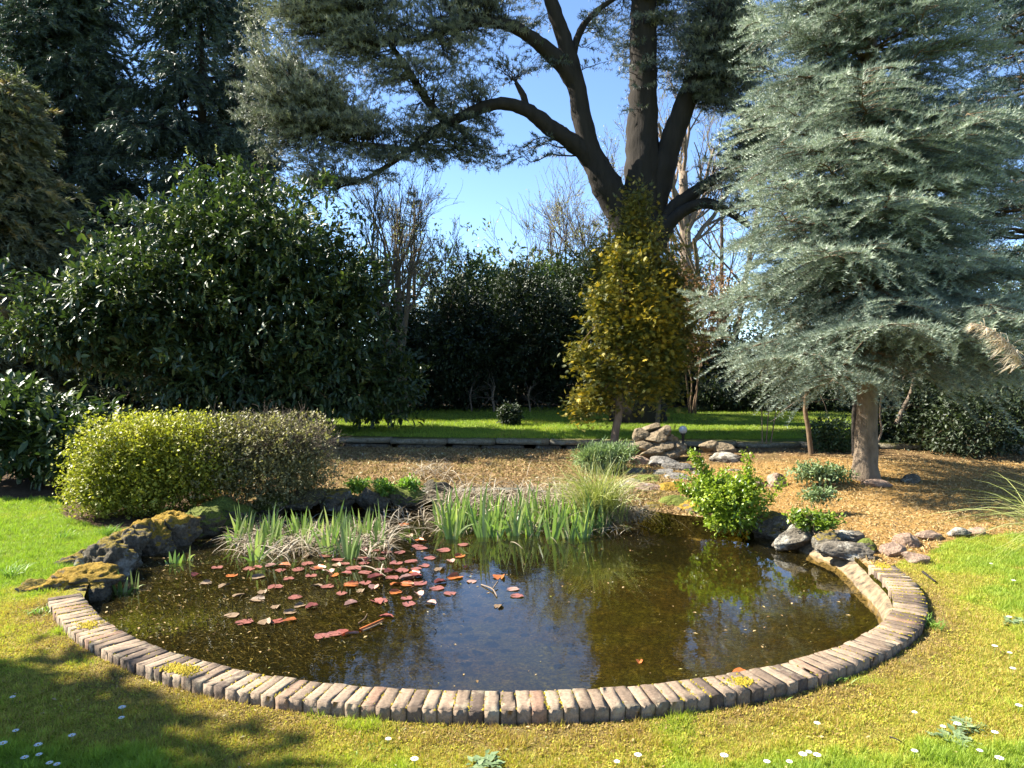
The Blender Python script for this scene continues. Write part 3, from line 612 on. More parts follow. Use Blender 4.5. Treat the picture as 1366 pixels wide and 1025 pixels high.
# left canopy: a broad layered mass, its hanging outer edge, then thinner fringes where sky shows
cedar_mass(400, 60, 80, 75, 12.8, 15.2, 62, 0.62)
cedar_mass(380, 130, 75, 55, 12.8, 14.6, 50, 0.6)
cedar_mass(470, 70, 90, 95, 13.2, 15.8, 74, 0.55)
cedar_mass(560, 45, 80, 65, 13.6, 16.4, 52, 0.5)
cedar_mass(440, 165, 75, 50, 13.2, 15.0, 44, 0.52)
cedar_mass(400, 205, 55, 32, 13.0, 14.5, 16, 0.5)
cedar_mass(520, 195, 75, 32, 13.8, 15.6, 30, 0.3, 0.38)
cedar_mass(620, 195, 55, 22, 14.6, 16.4, 13, 0.15, 0.34)
cedar_mass(655, 205, 34, 16, 15.0, 16.0, 9, 0.15, 0.3)
cedar_mass(480, 225, 60, 26, 13.6, 15.2, 22, 0.35, 0.36)
cedar_mass(585, 160, 60, 30, 14.6, 16.0, 22, 0.4, 0.36)
cedar_mass(430, 240, 40, 22, 13.4, 14.8, 12, 0.45, 0.34)
cedar_mass(605, 110, 60, 24, 14.6, 16.2, 18, 0.45, 0.36)
cedar_mass(690, 85, 50, 22, 15.6, 17.0, 9, 0.3, 0.34)
cedar_mass(650, 15, 70, 28, 15.0, 17.0, 28, 0.45)
cedar_mass(330, -60, 40, 50, 12.8, 14.6, 14, 0.55)
cedar_mass(450, -70, 120, 50, 13.0, 16.5, 44, 0.5)
cedar_mass(640, -70, 90, 45, 15.0, 18.0, 34, 0.5)
cedar_mass(800, -55, 90, 50, 16.0, 20.5, 40, 0.45)
# right canopy
cedar_mass(815, 30, 30, 55, 17.0, 19.5, 12, 0.35, 0.34)
cedar_mass(835, 110, 22, 55, 17.6, 19.4, 7, 0.4, 0.3)
cedar_mass(900, 40, 40, 70, 16.5, 20.0, 46, 0.4)
cedar_mass(960, 80, 55, 90, 16.0, 20.0, 70, 0.35)
cedar_mass(1010, 160, 45, 70, 15.8, 18.5, 34, 0.35)
cedar_mass(980, 245, 42, 40, 15.8, 18.0, 20, 0.35)
cedar_mass(1010, 70, 40, 80, 16.5, 19.5, 34, 0.35)
cedar_mass(940, -70, 110, 60, 15.5, 20.0, 44, 0.4)
cw.build('branches', M['bark'], cedar); cs.build('crown', M['cedar'], cedar, CED)
# ------------------------------------------------------------------ tall dark conifers, upper left
DRO = needle_template(16, 0.5, 0.06, 0.6, 6, 0.0, 0.9)
def droop_tree(name, label, px, Y, H, zb, rl, n, seed, tr, mat='darkcon', dens=0.2, hang=0.6, prof=0.5, tint=0.5):
    r = np.random.default_rng(seed); b0 = at(px, 500, Y=Y); loc = np.array((b0[0], Y, 0.35)); root = thing(name, label, 'tree', loc)
    mb = MB(); trunk_tube(mb, loc, loc+np.array((0, 0, H)), tr, 0.04, 10, 1.5, 24, 0.03, seed); mb.build('trunk', M['bark'], root, smooth=True)
    wood, sp = MB(), Spray()
    for i_ in range(n):
        f = r.random()**0.9; z = zb+(H-0.6-zb)*f; L = rl*(1-f)**prof*(0.5+0.6*r.random()); a = r.random()*6.283
        h = np.array((math.cos(a), math.sin(a), 0)); s0 = loc+np.array((0, 0, z)); 
        e0 = s0+h*L+np.array((0, 0, -0.28*L+0.5*f*L+r.normal(0, 0.12*L))); mid = s0+h*L*0.55+np.array((0, 0, 0.02*L-0.22*L*(1-f)))
        path = wig(bez(s0, mid, e0, 9), 0.03*L, r)
        sp.plate(wood, path, 0.015+0.014*L, r, 0.15, dens*0.62, 0.9, 0.30, 0.13, 0.25, 0.9, np.clip(tint+r.normal(0, 0.2), 0, 1), 0.25, hang)
    wood.build('branches', M['bark'], root); sp.build('crown', M[mat], root, DRO)
    return root
droop_tree('dark_conifer', 'tall dark conifer with drooping branches and a slim trunk seen against the sky', 272, 23.5, 17, 4.6, 3.9, 135, 41, 0.24)
droop_tree('dark_conifer', 'massive dark drooping conifer filling the upper left corner', 92, 24.5, 18, 2.0, 4.3, 330, 42, 0.4)
droop_tree('dark_conifer', 'dark conifer behind the laurel, left of the massive drooping one', -60, 27, 19, 1.0, 5.4, 260, 43, 0.4)
droop_tree('spiky_conifer', 'distant spiky conifer peeping between the drooping conifer and the cedar', 318, 31, 18.6, 9, 2.6, 150, 44, 0.2, 'darkcon', 0.22, 0.1, 0.6, 0.8)
droop_tree('brownish_cypress', 'brownish green feathery cypress at the left edge', 0, 18.5, 9.5, 0.8, 2.3, 330, 45, 0.2, 'browncon', 0.16, 0.35, 0.45, 0.55)
# the tree out of frame to the left whose shade lies on the front lawn
mb = MB(); lt = thing('garden_tree', 'leafy garden tree standing left of the pond, shading the front lawn', 'tree', (-9.0, 4.3, 0))
trunk_tube(mb, (-9.0, 4.3, -0.05), (-9.0, 4.3, 4.6), 0.16, 0.06, 10, 1.5, 16, 0.03, 3); mb.build('trunk', M['brownbark'], lt, smooth=True)
mb = MB(); P, D, _ = blob_points([(-9.0,4.0,5.0,2.2,1.7,1.9),(-8.2,3.4,4.2,1.5,1.3,1.2),(-9.6,3.9,6.0,1.5,1.4,1.2)], 14000, (0.2, 1.05), 0.3, 9)
leaf_clusters(mb, P, D, 4, 0.2, 3, 0.4, 0.2, 0.9); mb.build('crown', M['midgreen'], lt)
# ------------------------------------------------------------------ bare trees
def grow(mb, p, d, L, r0, depth, r, spread=0.55, up=0.12, kids=(3, 5), sides=5, shrink=0.62, rmin=0.004, buds=None):
    n = 7; pts = [np.asarray(p, float)]; dd = nrm(d)
    for _ in range(n-1):
        dd = nrm(dd + r.normal(0, 0.09, 3) + np.array((0, 0, up*0.25))); pts.append(pts[-1]+dd*L/(n-1))
    pts = np.array(pts); mb.tube(pts, np.linspace(r0, max(rmin*0.6, r0*0.45), n), max(3, sides), r.random(), False)
    if depth == 0:
        if buds is not None: buds.append(pts[2:])
        return
    for _ in range(r.integers(kids[0], kids[1]+1)):
        u = 0.25+0.75*r.random(); i_ = min(n-1, int(u*(n-1))); t0 = nrm(pts[min(i_+1, n-1)]-pts[max(i_-1, 0)])
        sd = nrm(np.cross(t0, r.normal(size=3))); nd = nrm(t0+sd*spread*(0.6+0.8*r.random())+np.array((0, 0, up)))
        grow(mb, pts[i_], nd, L*shrink*(0.7+0.5*r.random()), max(rmin, r0*(1-0.5*u)*0.6), depth-1, r, spread, up, kids, sides-1, shrink, rmin, buds)
def bare_tree(name, label, px, pby, Y, trunk_px, width, seed, bark='twig', depth=4, stems=1, group=None, spread=0.55, kids=(3, 5), Lf=0.55, buds=True, zbase=0.4, lean=0):
    b0 = at(px, 560, Y=Y); loc = np.array((b0[0], Y, zbase)); top = at(px, pby, Y=Y)[2]; H = top-zbase
    r = np.random.default_rng(seed); root = thing(name, label, 'tree', loc, group); mt, mb = MB(), MB(); bl_ = [] if buds else None
    for s in range(stems):
        q_ = loc+np.array((r.normal(0, 0.12*(stems > 1)), r.normal(0, 0.12*(stems > 1)), 0)); rt = width*Y/F/2*(0.6+0.5*r.random() if stems > 1 else 1)
        d = nrm(np.array((r.normal(0, 0.10*(stems > 1))+lean, r.normal(0, 0.06), 1)))
        tp = np.array([q_+d*H*0.62*u+np.array((0.06*math.sin(3*u+s), 0, 0)) for u in np.linspace(0, 1, 12)])
        mt.tube(tp, np.linspace(rt, rt*0.5, 12), 8, 0.5)
        for b_ in range(int(9/stems)+3):
            u = 0.3+0.7*r.random() if b_ > 1 else 1.0; i_ = min(11, int(u*11)); a = r.random()*6.28
            nd = nrm(np.array((math.cos(a)*0.6, math.sin(a)*0.6, 0.9))) if u < 1 else nrm(d+r.normal(0, 0.15, 3))
            grow(mb, tp[i_], nd, H*Lf*(1.1-0.6*u)*(0.7+0.5*r.random()), rt*0.45*(1.15-0.6*u), depth-2, r, spread, 0.15, kids, 5, 0.6, 0.0055*Y/20, bl_)
    mt.build('trunk', M[bark], root, smooth=True); mb.build('branches', M[bark], root)
    if buds and bl_:
        P = np.vstack(bl_); P = P[r.random(len(P)) < 0.5]; m2 = MB(); leaf_clusters(m2, P, np.tile((0, 0, 1.0), (len(P), 1)), 1, 0.05*Y/20, seed, 0.2, 0.3, 1, 0.6, 0.3); m2.build('buds', M['raceme'], root)
    return root
bare_tree('bare_tree', 'slim bare multi-stemmed tree rising between the laurel and the dark hedge trees', 527, 210, 20.5, 0, 13, 51, 'twig', 5, 4, None, 0.55, (3, 5), 0.5)
bare_tree('bare_tree', 'fine leafless tree top standing against the blue sky left of the cedar trunk', 748, 228, 30, 0, 9, 52, 'twig', 5, 2, None, 0.65, (3, 5), 0.42)
bare_tree('bare_tree', 'thin leafless tree beyond the dark hedge, right of the slim multi-stemmed one', 608, 285, 29, 0, 8, 53, 'twig', 5, 2, None, 0.6, (3, 4), 0.42)
bare_tree('bare_tree', 'pale-trunked leafless tree just right of the cedar trunk', 917, 20, 27, 0, 24, 54, 'palebark', 5, 1, None, 0.5, (3, 5), 0.4)
bare_tree('bare_tree', 'grey leafless tree in the gap between the cedar and the silver fir', 958, 90, 30, 0, 13, 55, 'twig', 5, 2, None, 0.6, (3, 5), 0.42)
bare_tree('bare_tree', 'small leafless tree showing above the laurel, against the sky', 345, 195, 28, 0, 9, 56, 'twig', 5, 2, None, 0.7, (3, 4), 0.42)
bare_tree('bare_tree', 'tangled leafless tree behind the cedar, between its trunk and left limb', 800, 110, 31, 0, 8, 57, 'twig', 5, 2, None, 0.6, (3, 4), 0.42)
# ------------------------------------------------------------------ broad-leaved evergreens and the far hedge
def pblob(px, py, Y, rx, ry, rd): 
    c = at(px, py, Y=Y); return (*c, rx*Y/F, rd, ry*Y/F)
def bush(name, label, base, blobs, n, k, L, mat, seed, cat='shrub', tmpl=(LEAF_V, LEAF_F), stems=3, stem_r=0.04, zmin=0.1, tint=0.45, tv=0.22, out=0.5, up=0.2, rnd=0.8, shell=(0.62, 1.05), lump=0.35, bark='brownbark', group=None, inner=0.35, pos=0.15, sc=1.6, ztop=None):
    r = np.random.default_rng(seed); root = thing(name, label, cat, base, group); mb = MB()
    P, D, wh = blob_points(blobs, n, shell, lump, seed, zmin, sc)
    if ztop is not None: P[:, 2] = np.where(P[:, 2] > ztop, ztop-0.10*r.random(len(P))+0.22*(vnoise(P*np.array((3.2, 3.2, 0)), 3)-0.5)+0.10*(vnoise(P*np.array((14, 14, 0)), 4)-0.3), P[:, 2])
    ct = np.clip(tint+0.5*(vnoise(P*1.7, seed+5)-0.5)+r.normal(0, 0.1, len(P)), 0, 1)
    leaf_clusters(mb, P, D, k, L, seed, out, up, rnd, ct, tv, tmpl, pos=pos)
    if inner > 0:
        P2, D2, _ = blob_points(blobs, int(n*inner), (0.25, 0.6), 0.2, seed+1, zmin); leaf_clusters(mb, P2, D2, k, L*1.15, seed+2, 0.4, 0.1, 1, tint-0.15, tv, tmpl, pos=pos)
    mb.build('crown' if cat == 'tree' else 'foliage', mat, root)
    if stems:
        sb = MB()
        for s in range(stems):
            b_ = blobs[s % len(blobs)]; p0 = np.array(base)+np.array((r.normal(0, 0.12*min(1, stems-1)), r.normal(0, 0.12*min(1, stems-1)), -0.02)); e_ = np.array(b_[:3])+r.normal(0, 0.15, 3)*np.array(b_[3:])
            path = wig(bez(p0, (p0+e_)/2+np.array((0, 0, 0.15*abs(e_[2]-p0[2]))), e_, 9), 0.02, r); sb.tube(path, np.linspace(stem_r, stem_r*0.3, 9), 7, 0.5)
            for _ in range(5):
                q_ = path[r.integers(3, 9)]; bb = blobs[r.integers(len(blobs))]; e2 = np.array(bb[:3])+nrm(r.normal(size=3))*np.array(bb[3:])*0.8
                if e2[2] > zmin: sb.tube(wig(bez(q_, (q_+e2)/2+np.array((0, 0, 0.1)), e2, 7), 0.02, r), np.linspace(stem_r*0.4, stem_r*0.12, 7), 4, 0.5, False)
        sb.build('stems' if cat != 'tree' else 'trunk', M[bark], root, smooth=True)
    return root
lc_ = at(300, 560, Y=15.8)
lau = bush('cherry_laurel', 'big glossy dark green laurel with cream flower spikes, left of the lawn', (lc_[0], 15.8, 0.4),
     [pblob(330,330,15.8,110,80,1.9), pblob(240,400,15.2,120,95,1.8), pblob(400,420,15.6,95,110,1.8), pblob(160,410,14.4,95,60,1.2), pblob(70,445,13.8,60,28,0.8), pblob(300,500,15.2,120,60,1.6), pblob(430,500,15.6,80,60,1.5), pblob(120,450,14.2,60,40,0.9), pblob(510,515,16.2,46,44,0.9), pblob(470,400,16.0,40,60,0.9)],
     6400, 9, 0.15, M['laurel'], 61, 'shrub', (LEAF6_V, LEAF6_F), 6, 0.06, 0.5, 0.45, 0.22, 0.55, -0.05, 0.6, (0.7, 1.06), 0.62, inner=0.4, pos=0.12, sc=2.9)
P, D, _ = blob_points([pblob(330,330,15.8,110,80,1.9), pblob(240,400,15.2,120,95,1.8), pblob(400,420,15.6,95,110,1.8), pblob(160,410,14.4,95,60,1.2), pblob(70,445,13.8,60,28,0.8)], 900, (1.0, 1.06), 0.62, 61, 1.0, 2.9)
sel = (D[:, 1] < 0.3); P = P[sel][:420]; D = D[sel][:420]; mb = MB(); SPK = needle_template(16, 0.22, 0.05, 1.0, 3, 0, 0.5)
dd = D*0.5+np.array((0, 0, 1.0))+R.normal(0, 0.2, D.shape); mb.inst(SPK[0], SPK[1], frames(dd)*(0.15+0.05*R.random(len(P)))[:, None, None], P, R.random(len(P))); mb.build('flower_spikes', M['raceme'], lau)
lb = at(20, 640, 0.25)
bush('small_laurel', 'low leafy laurel plant with pale shining leaves at the left edge', (-6.6, 10.4, 0.1), [(-7.0,10.6,0.75,1.0,0.7,0.7),(-6.2,10.3,0.7,0.6,0.5,0.45),(-7.3,10.4,1.1,0.7,0.6,0.5)], 620, 8, 0.15, M['laurel'], 62, 'shrub', (LEAF6_V, LEAF6_F), 4, 0.02, 0.2, 0.55, 0.25, 0.6, -0.05, 0.6, (0.7, 1.05), 0.4)
# far evergreens behind the back lawn, right to left
FARB = [
 ('holly_bush', 'broad dark holly in the middle of the far hedge', 690, 24, [pblob(700,455,24,62,85,2.0), pblob(655,480,23.6,50,65,1.8), pblob(745,465,23.8,42,80,1.7), pblob(690,395,24.5,30,40,1.0)], 5200, 'holly', 0.10, 0.35),
 ('yew_bush', 'dark yew beside the laurel, left of the broad dark holly', 575, 23, [pblob(570,490,23,60,65,1.8), pblob(605,430,24,40,55,1.5), pblob(620,505,22.6,36,45,1.2), pblob(530,460,23.5,36,60,1.2)], 4600, 'holly', 0.10, 0.45),
 ('evergreen_tree', 'lighter green evergreen top rising behind the dark holly', 650, 30, [pblob(640,400,30,45,45,2.2), pblob(740,395,30,50,45,2.0), pblob(700,470,30,80,70,2.0)], 3600, 'midgreen', 0.14, 0.35),
 ('ivy_bush', 'dark ivy-clad bush behind the golden conifer', 800, 24, [pblob(795,460,24,44,85,1.6), pblob(785,385,25,36,45,1.4), pblob(850,480,24.5,60,80,1.5)], 3600, 'holly', 0.10, 0.4),
 ('hedge_bush', 'shaded hedge bush right of the cedar trunk, behind the rail fence', 930, 26, [pblob(930,500,26,60,60,1.6), pblob(1000,500,26,70,50,1.6), pblob(890,450,26,40,90,1.4)], 3000, 'holly', 0.11, 0.5),
 ('hedge_bush', 'shaded hedge bush beyond the silver fir trunk', 1130, 25, [pblob(1090,500,25,80,60,1.7), pblob(1180,500,25,80,70,1.7), pblob(1130,430,26,90,70,1.8)], 3000, 'holly', 0.11, 0.5),
 ('hedge_bush', 'shaded hedge bush at the far right behind the dark fir', 1300, 24, [pblob(1270,500,24,90,80,1.7), pblob(1390,480,24,90,100,1.9)], 3000, 'holly', 0.11, 0.5),
 ('hedge_bush', 'dark bush in the gap under the laurel, beside the sunny strip of grass', 170, 26, [pblob(170,480,26,100,70,2.0), pblob(60,470,26,110,90,2.0), pblob(280,480,27,90,70,2.0)], 3600, 'holly', 0.12, 0.5),
 ('hedge_bush', 'far dark hedge bush standing left of the brownish cypress', -330, 24, [pblob(-330,470,24,140,110,2.2), pblob(-520,480,25,140,120,2.2)], 2600, 'holly', 0.13, 0.5),
 ('hedge_bush', 'dark bush behind the brownish cypress and small laurel', -60, 21, [pblob(-40,480,21,100,100,2.0), pblob(40,510,20,50,60,1.3)], 2600, 'holly', 0.11, 0.5),
]
for sd_, (nm, lab, px, Y, bl_, n_, mt_, L_, ti) in enumerate(FARB):
    c = at(px, 560, Y=Y); bush(nm, lab, (c[0], Y, 0.45), bl_, n_, 7, L_*1.25, M[mt_], 70+sd_, 'tree' if 'tree' in nm else 'shrub', stems=3, stem_r=0.05, zmin=0.5, tint=ti, shell=(0.7, 1.05), lump=0.45, sc=2.6, inner=0.25)
fir('slim_conifer', 'slim dark conifer spire standing beside the bare multi-stemmed tree', (at(553, 500, Y=27)[0], 27, 0.4), 8.2, 0.5, 1.1, M['darkfir'], M['brownbark'], FIR_D, 91, 0.1, 0, 0.35, 5, None, 0.4, 0.24, 0.14, 0.2)
c = at(925, 520, Y=21); bush('beech_shrub', 'shrub holding dry brown leaves between the cedar and the silver fir', (c[0], 21, 0.4), [pblob(930,430,21,42,58,0.9), pblob(905,390,21,25,40,0.7), pblob(955,400,21.5,28,45,0.7)], 1500, 6, 0.07, M['beech'], 92, zmin=0.6, stems=4, stem_r=0.03, shell=(0.3, 1.05), inner=0)
# distant wood that closes the view
r = np.random.default_rng(99); mb = MB()
bl_ = []
for px in range(-420, 1900, 95):
    Y = 40+r.random()*10; hh = 60+r.random()*55; bl_.append(pblob(px, 470-hh*0.4, Y, 75, hh, 3.0))
P, D, _ = blob_points(bl_, 14000, (0.75, 1.05), 0.5, 98, 0.2, 2.6); leaf_clusters(mb, P, D, 5, 0.30, 97, 0.5, 0.2, 0.9, 0.5, 0.3)
setting(mb.build('distant_wood', M['midgreen']), 'stuff')
# ------------------------------------------------------------------ golden thuja and its olive neighbour
FAN_V = []; FAN_F = []
for a_, l_ in ((-0.75, 0.6), (-0.38, 0.85), (0, 1.0), (0.38, 0.85), (0.75, 0.6)):
    k_ = len(FAN_V); ca, sa = math.cos(a_), math.sin(a_)
    for x, y, z in ((0.05, 0, 0), (0.6, 0.09, 0.03), (1, 0, -0.05), (0.6, -0.09, 0.03)): FAN_V.append(((x*ca-y*sa)*l_, (x*sa+y*ca)*l_, z))
    FAN_F += [[k_, k_+1, k_+2], [k_, k_+2, k_+3]]
FAN = (np.array(FAN_V), np.array(FAN_F))
def thuja(name, label, base, tpts, blobs, n, mat, seed, tint, tr):
    root = bush(name, label, base, blobs, n, 5, 0.095, M[mat], seed, 'tree', FAN, 0, zmin=0.7, tint=tint, tv=0.16, out=0.6, up=0.25, rnd=0.7, shell=(0.4, 1.18), lump=1.0, inner=0.25, pos=0.3, sc=4.5)
    rr = np.random.default_rng(seed); m2 = MB(); tp = catmull(np.array(tpts), 14)
    for _ in range(40):
        b_ = blobs[rr.integers(len(blobs))]; q_ = tp[rr.integers(4, 14)]; e_ = np.array(b_[:3])+nrm(rr.normal(size=3))*np.array(b_[3:])*0.8
        m2.tube(wig(bez(q_, (q_+e_)/2+np.array((0, 0, .1)), e_, 7), 0.02, rr), np.linspace(0.014, 0.004, 7), 4, .5, False)
    m2.build('branches', M['brownbark'], root)
    mb = MB(); p = catmull(np.array(tpts), 14); mb.tube(p, np.linspace(tr, tr*0.4, 14), 9); mb.build('trunk', M['palebark'], root, smooth=True); return root
g0 = at(817, 603, 0.17); g0[2] = 0.12; Yg = g0[1]
thuja('golden_thuja', 'golden yellow-tipped conifer on a leaning pale stem beside the stone cairn', g0, [g0, at(821,575,Y=Yg), at(826,548,Y=Yg), at(828,480,Y=Yg), at(835,380,Y=Yg)],
      [pblob(770,545,Yg,15,14,0.25), pblob(776,475,Yg,16,16,0.25), pblob(798,405,Yg,14,22,0.25), pblob(826,350,Yg,12,26,0.25), pblob(895,470,Yg,14,22,0.25), pblob(812,505,Yg,32,34,0.36), pblob(817,445,Yg,26,42,0.36), pblob(840,390,Yg,28,46,0.36), pblob(848,455,Yg,34,55,0.4), pblob(795,530,Yg,26,24,0.36), pblob(872,430,Yg,26,50,0.36), pblob(862,505,Yg,26,34,0.36)], 2000, 'gold', 101, 0.66, 0.085)
o0 = at(876, 562, Y=15.6); o0[2] = 0.35
thuja('olive_thuja', 'taller olive green conifer on a thin stem behind the golden one', o0, [o0, at(879,530,Y=15.6), at(876,480,Y=15.6), at(866,400,Y=15.6), at(856,300,Y=15.6)],
      [pblob(850,275,15.6,16,28,0.3), pblob(848,320,15.6,27,35,0.4), pblob(840,370,15.6,42,45,0.6), pblob(885,380,15.6,38,50,0.6), pblob(900,450,15.6,30,55,0.5), pblob(880,500,15.6,34,32,0.5), pblob(815,350,15.6,26,36,0.4)], 2600, 'olive', 102, 0.72, 0.05)
# ------------------------------------------------------------------ low retaining wall
d_ = nrm(WALL_B-WALL_A); wrot = math.atan2(d_[1], d_[0]); wl = np.linalg.norm(WALL_B-WALL_A)
wall = thing('low_stone_wall', 'low retaining wall with pale coping stones along the edge of the back lawn', 'wall', (*((WALL_A+WALL_B)/2), 0.1))
def rbox(mb, c, size, rot, seed, jit=0.006, sub=(8, 2, 2)):
    r = np.random.default_rng(seed); bm = bmesh.new(); bmesh.ops.create_cube(bm, size=1); bmesh.ops.scale(bm, vec=size, verts=bm.verts)
    bmesh.ops.bevel(bm, geom=bm.edges[:], offset=min(size)*0.12, segments=2, affect='EDGES'); bmesh.ops.triangulate(bm, faces=bm.faces[:])
    bmesh.ops.subdivide_edges(bm, edges=[e for e in bm.edges if e.calc_length() > 0.12], cuts=3, use_grid_fill=True); bmesh.ops.triangulate(bm, faces=bm.faces[:])
    bm.verts.ensure_lookup_table(); v = np.array([q_.co[:] for q_ in bm.verts]); f = np.array([[q_.index for q_ in p.verts] for p in bm.faces]); bm.free()
    v = v+(fbm(v*5+seed*3.1, seed)[:, None]-0.5)*jit*5*np.array((0.3, 1, 1)); cs_, sn = math.cos(rot), math.sin(rot)
    v = v@np.array([[cs_, sn, 0], [-sn, cs_, 0], [0, 0, 1]])+np.asarray(c); mb.add(v, f, r.random())
mb = MB(); u = 0; k_ = 0
while u < wl-0.1:
    for row in range(2):
        l_ = 0.35+0.35*R.random(); c = WALL_A+d_*(u+l_/2); rbox(mb, (*c, 0.19-0.085*row+0.0), (l_-0.012, 0.22, 0.125), wrot, k_+row*50); k_ += 1
    u += l_
mb.build('wall_face', M['wallst'], wall, smooth=False)
u, k_ = 0, 0
while u < wl-0.2:
    l_ = 0.95+0.5*R.random(); c = WALL_A+d_*(u+l_/2)-np.array((-d_[1], d_[0]))*0.02; mb = MB()
    rbox(mb, (*c, 0.325+0.008*R.normal()), (l_-0.015, 0.30, 0.10), wrot+R.normal(0, 0.006), 400+k_, 0.005); mb.build('coping_stone', M['coping'], wall, smooth=False); u += l_; k_ += 1
# ------------------------------------------------------------------ stones
bm = bmesh.new(); bmesh.ops.create_icosphere(bm, subdivisions=5, radius=1); bm.verts.ensure_lookup_table()
ICO_V = np.array([v.co[:] for v in bm.verts]); ICO_F = np.array([[v.index for v in f.verts] for f in bm.faces]); bm.free()
def stone(name, label, c, size, mat, seed, rot=None, rough=0.10, facets=9, group=None, tilt=0.15, nsc=1.6):
    r = np.random.default_rng(seed); v = ICO_V.copy()
    for _ in range(facets):
        n = nrm(r.normal(size=3)); o = 0.55+0.35*r.random(); d = v@n; v = v-np.maximum(0, d-o)[:, None]*n*0.92
    nz = fbm(v*nsc+seed*1.7, seed, 4)-0.5; n2 = np.abs(fbm(v*5+seed, seed+3, 4)-0.5)
    v = v*(1+rough*4*nz-rough*2.2*n2)[:, None]
    a, b_, e_ = (r.random()*6.28 if rot is None else rot), r.normal(0, tilt), r.normal(0, tilt)
    v = v*np.asarray(size)/2
    Rz = np.array([[math.cos(a), -math.sin(a), 0], [math.sin(a), math.cos(a), 0], [0, 0, 1]]); Rx = np.array([[1, 0, 0], [0, math.cos(b_), -math.sin(b_)], [0, math.sin(b_), math.cos(b_)]])
    Ry = np.array([[math.cos(e_), 0, math.sin(e_)], [0, 1, 0], [-math.sin(e_), 0, math.cos(e_)]])
    v = v@Rx.T@Ry.T@Rz.T+np.asarray(c); mb = MB(); mb.add(v, ICO_F)
    return tag(mb.build(name, M[mat], loc=c, smooth=True), label, 'rock', group)
def st(px, py, zc, size, mat, label, seed, rot=0.0, rough=0.1, zg=None, facets=9, tilt=0.15):
    """stone whose middle is seen at (px,py) with its middle at height zc"""
    c = at(px, py, zc)
    if seed in GROUNDED:
        for _ in range(8): c = at(px, py, float(hz([c[0]], [c[1]])[0])+size[2]*0.18)
    return stone('rock', label, c, size, mat, seed, rot, rough, facets, None, tilt)
GROUNDED = set(range(24, 40)) | {9}
CR = dict(facets=4, tilt=0.2)
st(112, 778, -0.03, (0.62,0.50,0.30), 'mossrock', 'flat ochre-mossed rock at the left end of the brick edge', 1, 0.25, 0.24, **CR)
st(78, 786, -0.04, (0.45,0.36,0.24), 'mossrock', 'pitted brown rock outside the ochre-mossed one', 6, 0.3, 0.26, **CR)
st(48, 791, -0.03, (0.34,0.26,0.20), 'tufa', 'small craggy grey rock, outermost on the lawn at the left', 2, 0.3, 0.26, **CR)
st(140, 756, -0.02, (0.46,0.42,0.46), 'tufa', 'craggy grey rock just behind the ochre-mossed flat rock', 3, 0.5, 0.28, **CR)
st(120, 797, -0.10, (0.3,0.35,0.3), 'tufa', 'dark wet rock in shade beneath the end of the brick edge', 4, 0.5, 0.2, **CR)
st(112, 752, -0.02, (0.46,0.36,0.30), 'tufa', 'pale grey craggy rock on the lawn side of the second row', 44, 0.1, 0.28, **CR)
st(166, 736, 0.0, (0.52,0.46,0.46), 'tufa', 'deeply hollowed dark rock, third along the left bank', 5, 0.6, 0.28, **CR)
st(197, 723, 0.0, (0.50,0.44,0.46), 'mossrock', 'yellow-mossed rock in the middle of the left bank', 45, 0.45, 0.26, **CR)
st(226, 711, 0.02, (0.56,0.46,0.46), 'mossrock', 'rock with a grey edge and yellow moss, last sunny one of the left bank', 46, 0.45, 0.26, **CR)
st(262, 702, 0.0, (0.6,0.5,0.42), 'greenrock', 'shaded dark rock at the foot of the yellow-green shrub', 7, 0.4, 0.22, **CR)
st(308, 691, 0.0, (0.65,0.5,0.38), 'greenrock', 'shaded mossy rock behind the first iris blades on the left', 8, 0.3, 0.22, **CR)
st(262, 668, 0.16, (0.26,0.2,0.16), 'rock', 'small pale rounded stone under the thin brown-green shrub', 9)
st(362, 677, 0.0, (0.6,0.45,0.35), 'greenrock', 'dark mossy rock behind the middle of the left irises', 10, 0.2, 0.22, **CR)
st(405, 666, 0.10, (0.5,0.4,0.26), 'tufa', 'grey rock with pale top peering over the left irises', 11, 0.1, 0.2, **CR)
st(450, 668, 0.04, (0.55,0.45,0.34), 'tufa', 'broad grey rock right behind the end of the left irises', 12, 0.1, 0.2, **CR)
st(498, 666, 0.05, (0.5,0.4,0.36), 'tufa', 'dark squarish rock under the bright green weeds', 13, 0.0, 0.13)
st(545, 664, 0.05, (0.55,0.4,0.38), 'greenrock', 'mossy lump of rock below the second tuft of bright weeds', 14, 0.0, 0.15)
st(585, 656, 0.08, (0.5,0.4,0.36), 'tufa', 'earthy dark lump at the corner between the two iris clumps', 15, 0.0, 0.16)
# right bank
st(1068, 716, 0.03, (0.62,0.42,0.34), 'rock', 'large white-lichened grey rock beside the bright green shrub at the water', 21, 0.1, 0.15)
st(1030, 704, 0.0, (0.5,0.4,0.36), 'tufa', 'dark shaded rock tucked under the bright green shrub', 22, 0.2, 0.15)
st(1130, 738, 0.03, (0.60,0.36,0.24), 'rock', 'pitted grey and yellow rock on the sandy ledge', 23, -0.4, 0.16)
st(1128, 714, 0.14, (0.36,0.28,0.16), 'rock', 'pale rock behind the pitted rock on the ledge', 24, -0.2, 0.13)
st(1105, 724, 0.08, (0.3,0.3,0.22), 'tufa', 'small dark rock between the white-lichened rock and the pitted rock', 25, 0.2, 0.14)
st(1158, 731, 0.09, (0.22,0.2,0.18), 'greenrock', 'small dark mossy rock behind the first bricks on the right', 26)
st(1191, 736, 0.11, (0.27,0.22,0.19), 'pink', 'rounded pinkish stone near the right end of the bricks', 27, 0.2, 0.06)
st(1208, 722, 0.14, (0.24,0.26,0.22), 'pink', 'upright pinkish stone behind the rounded one near the bricks', 28, 0.4, 0.09)
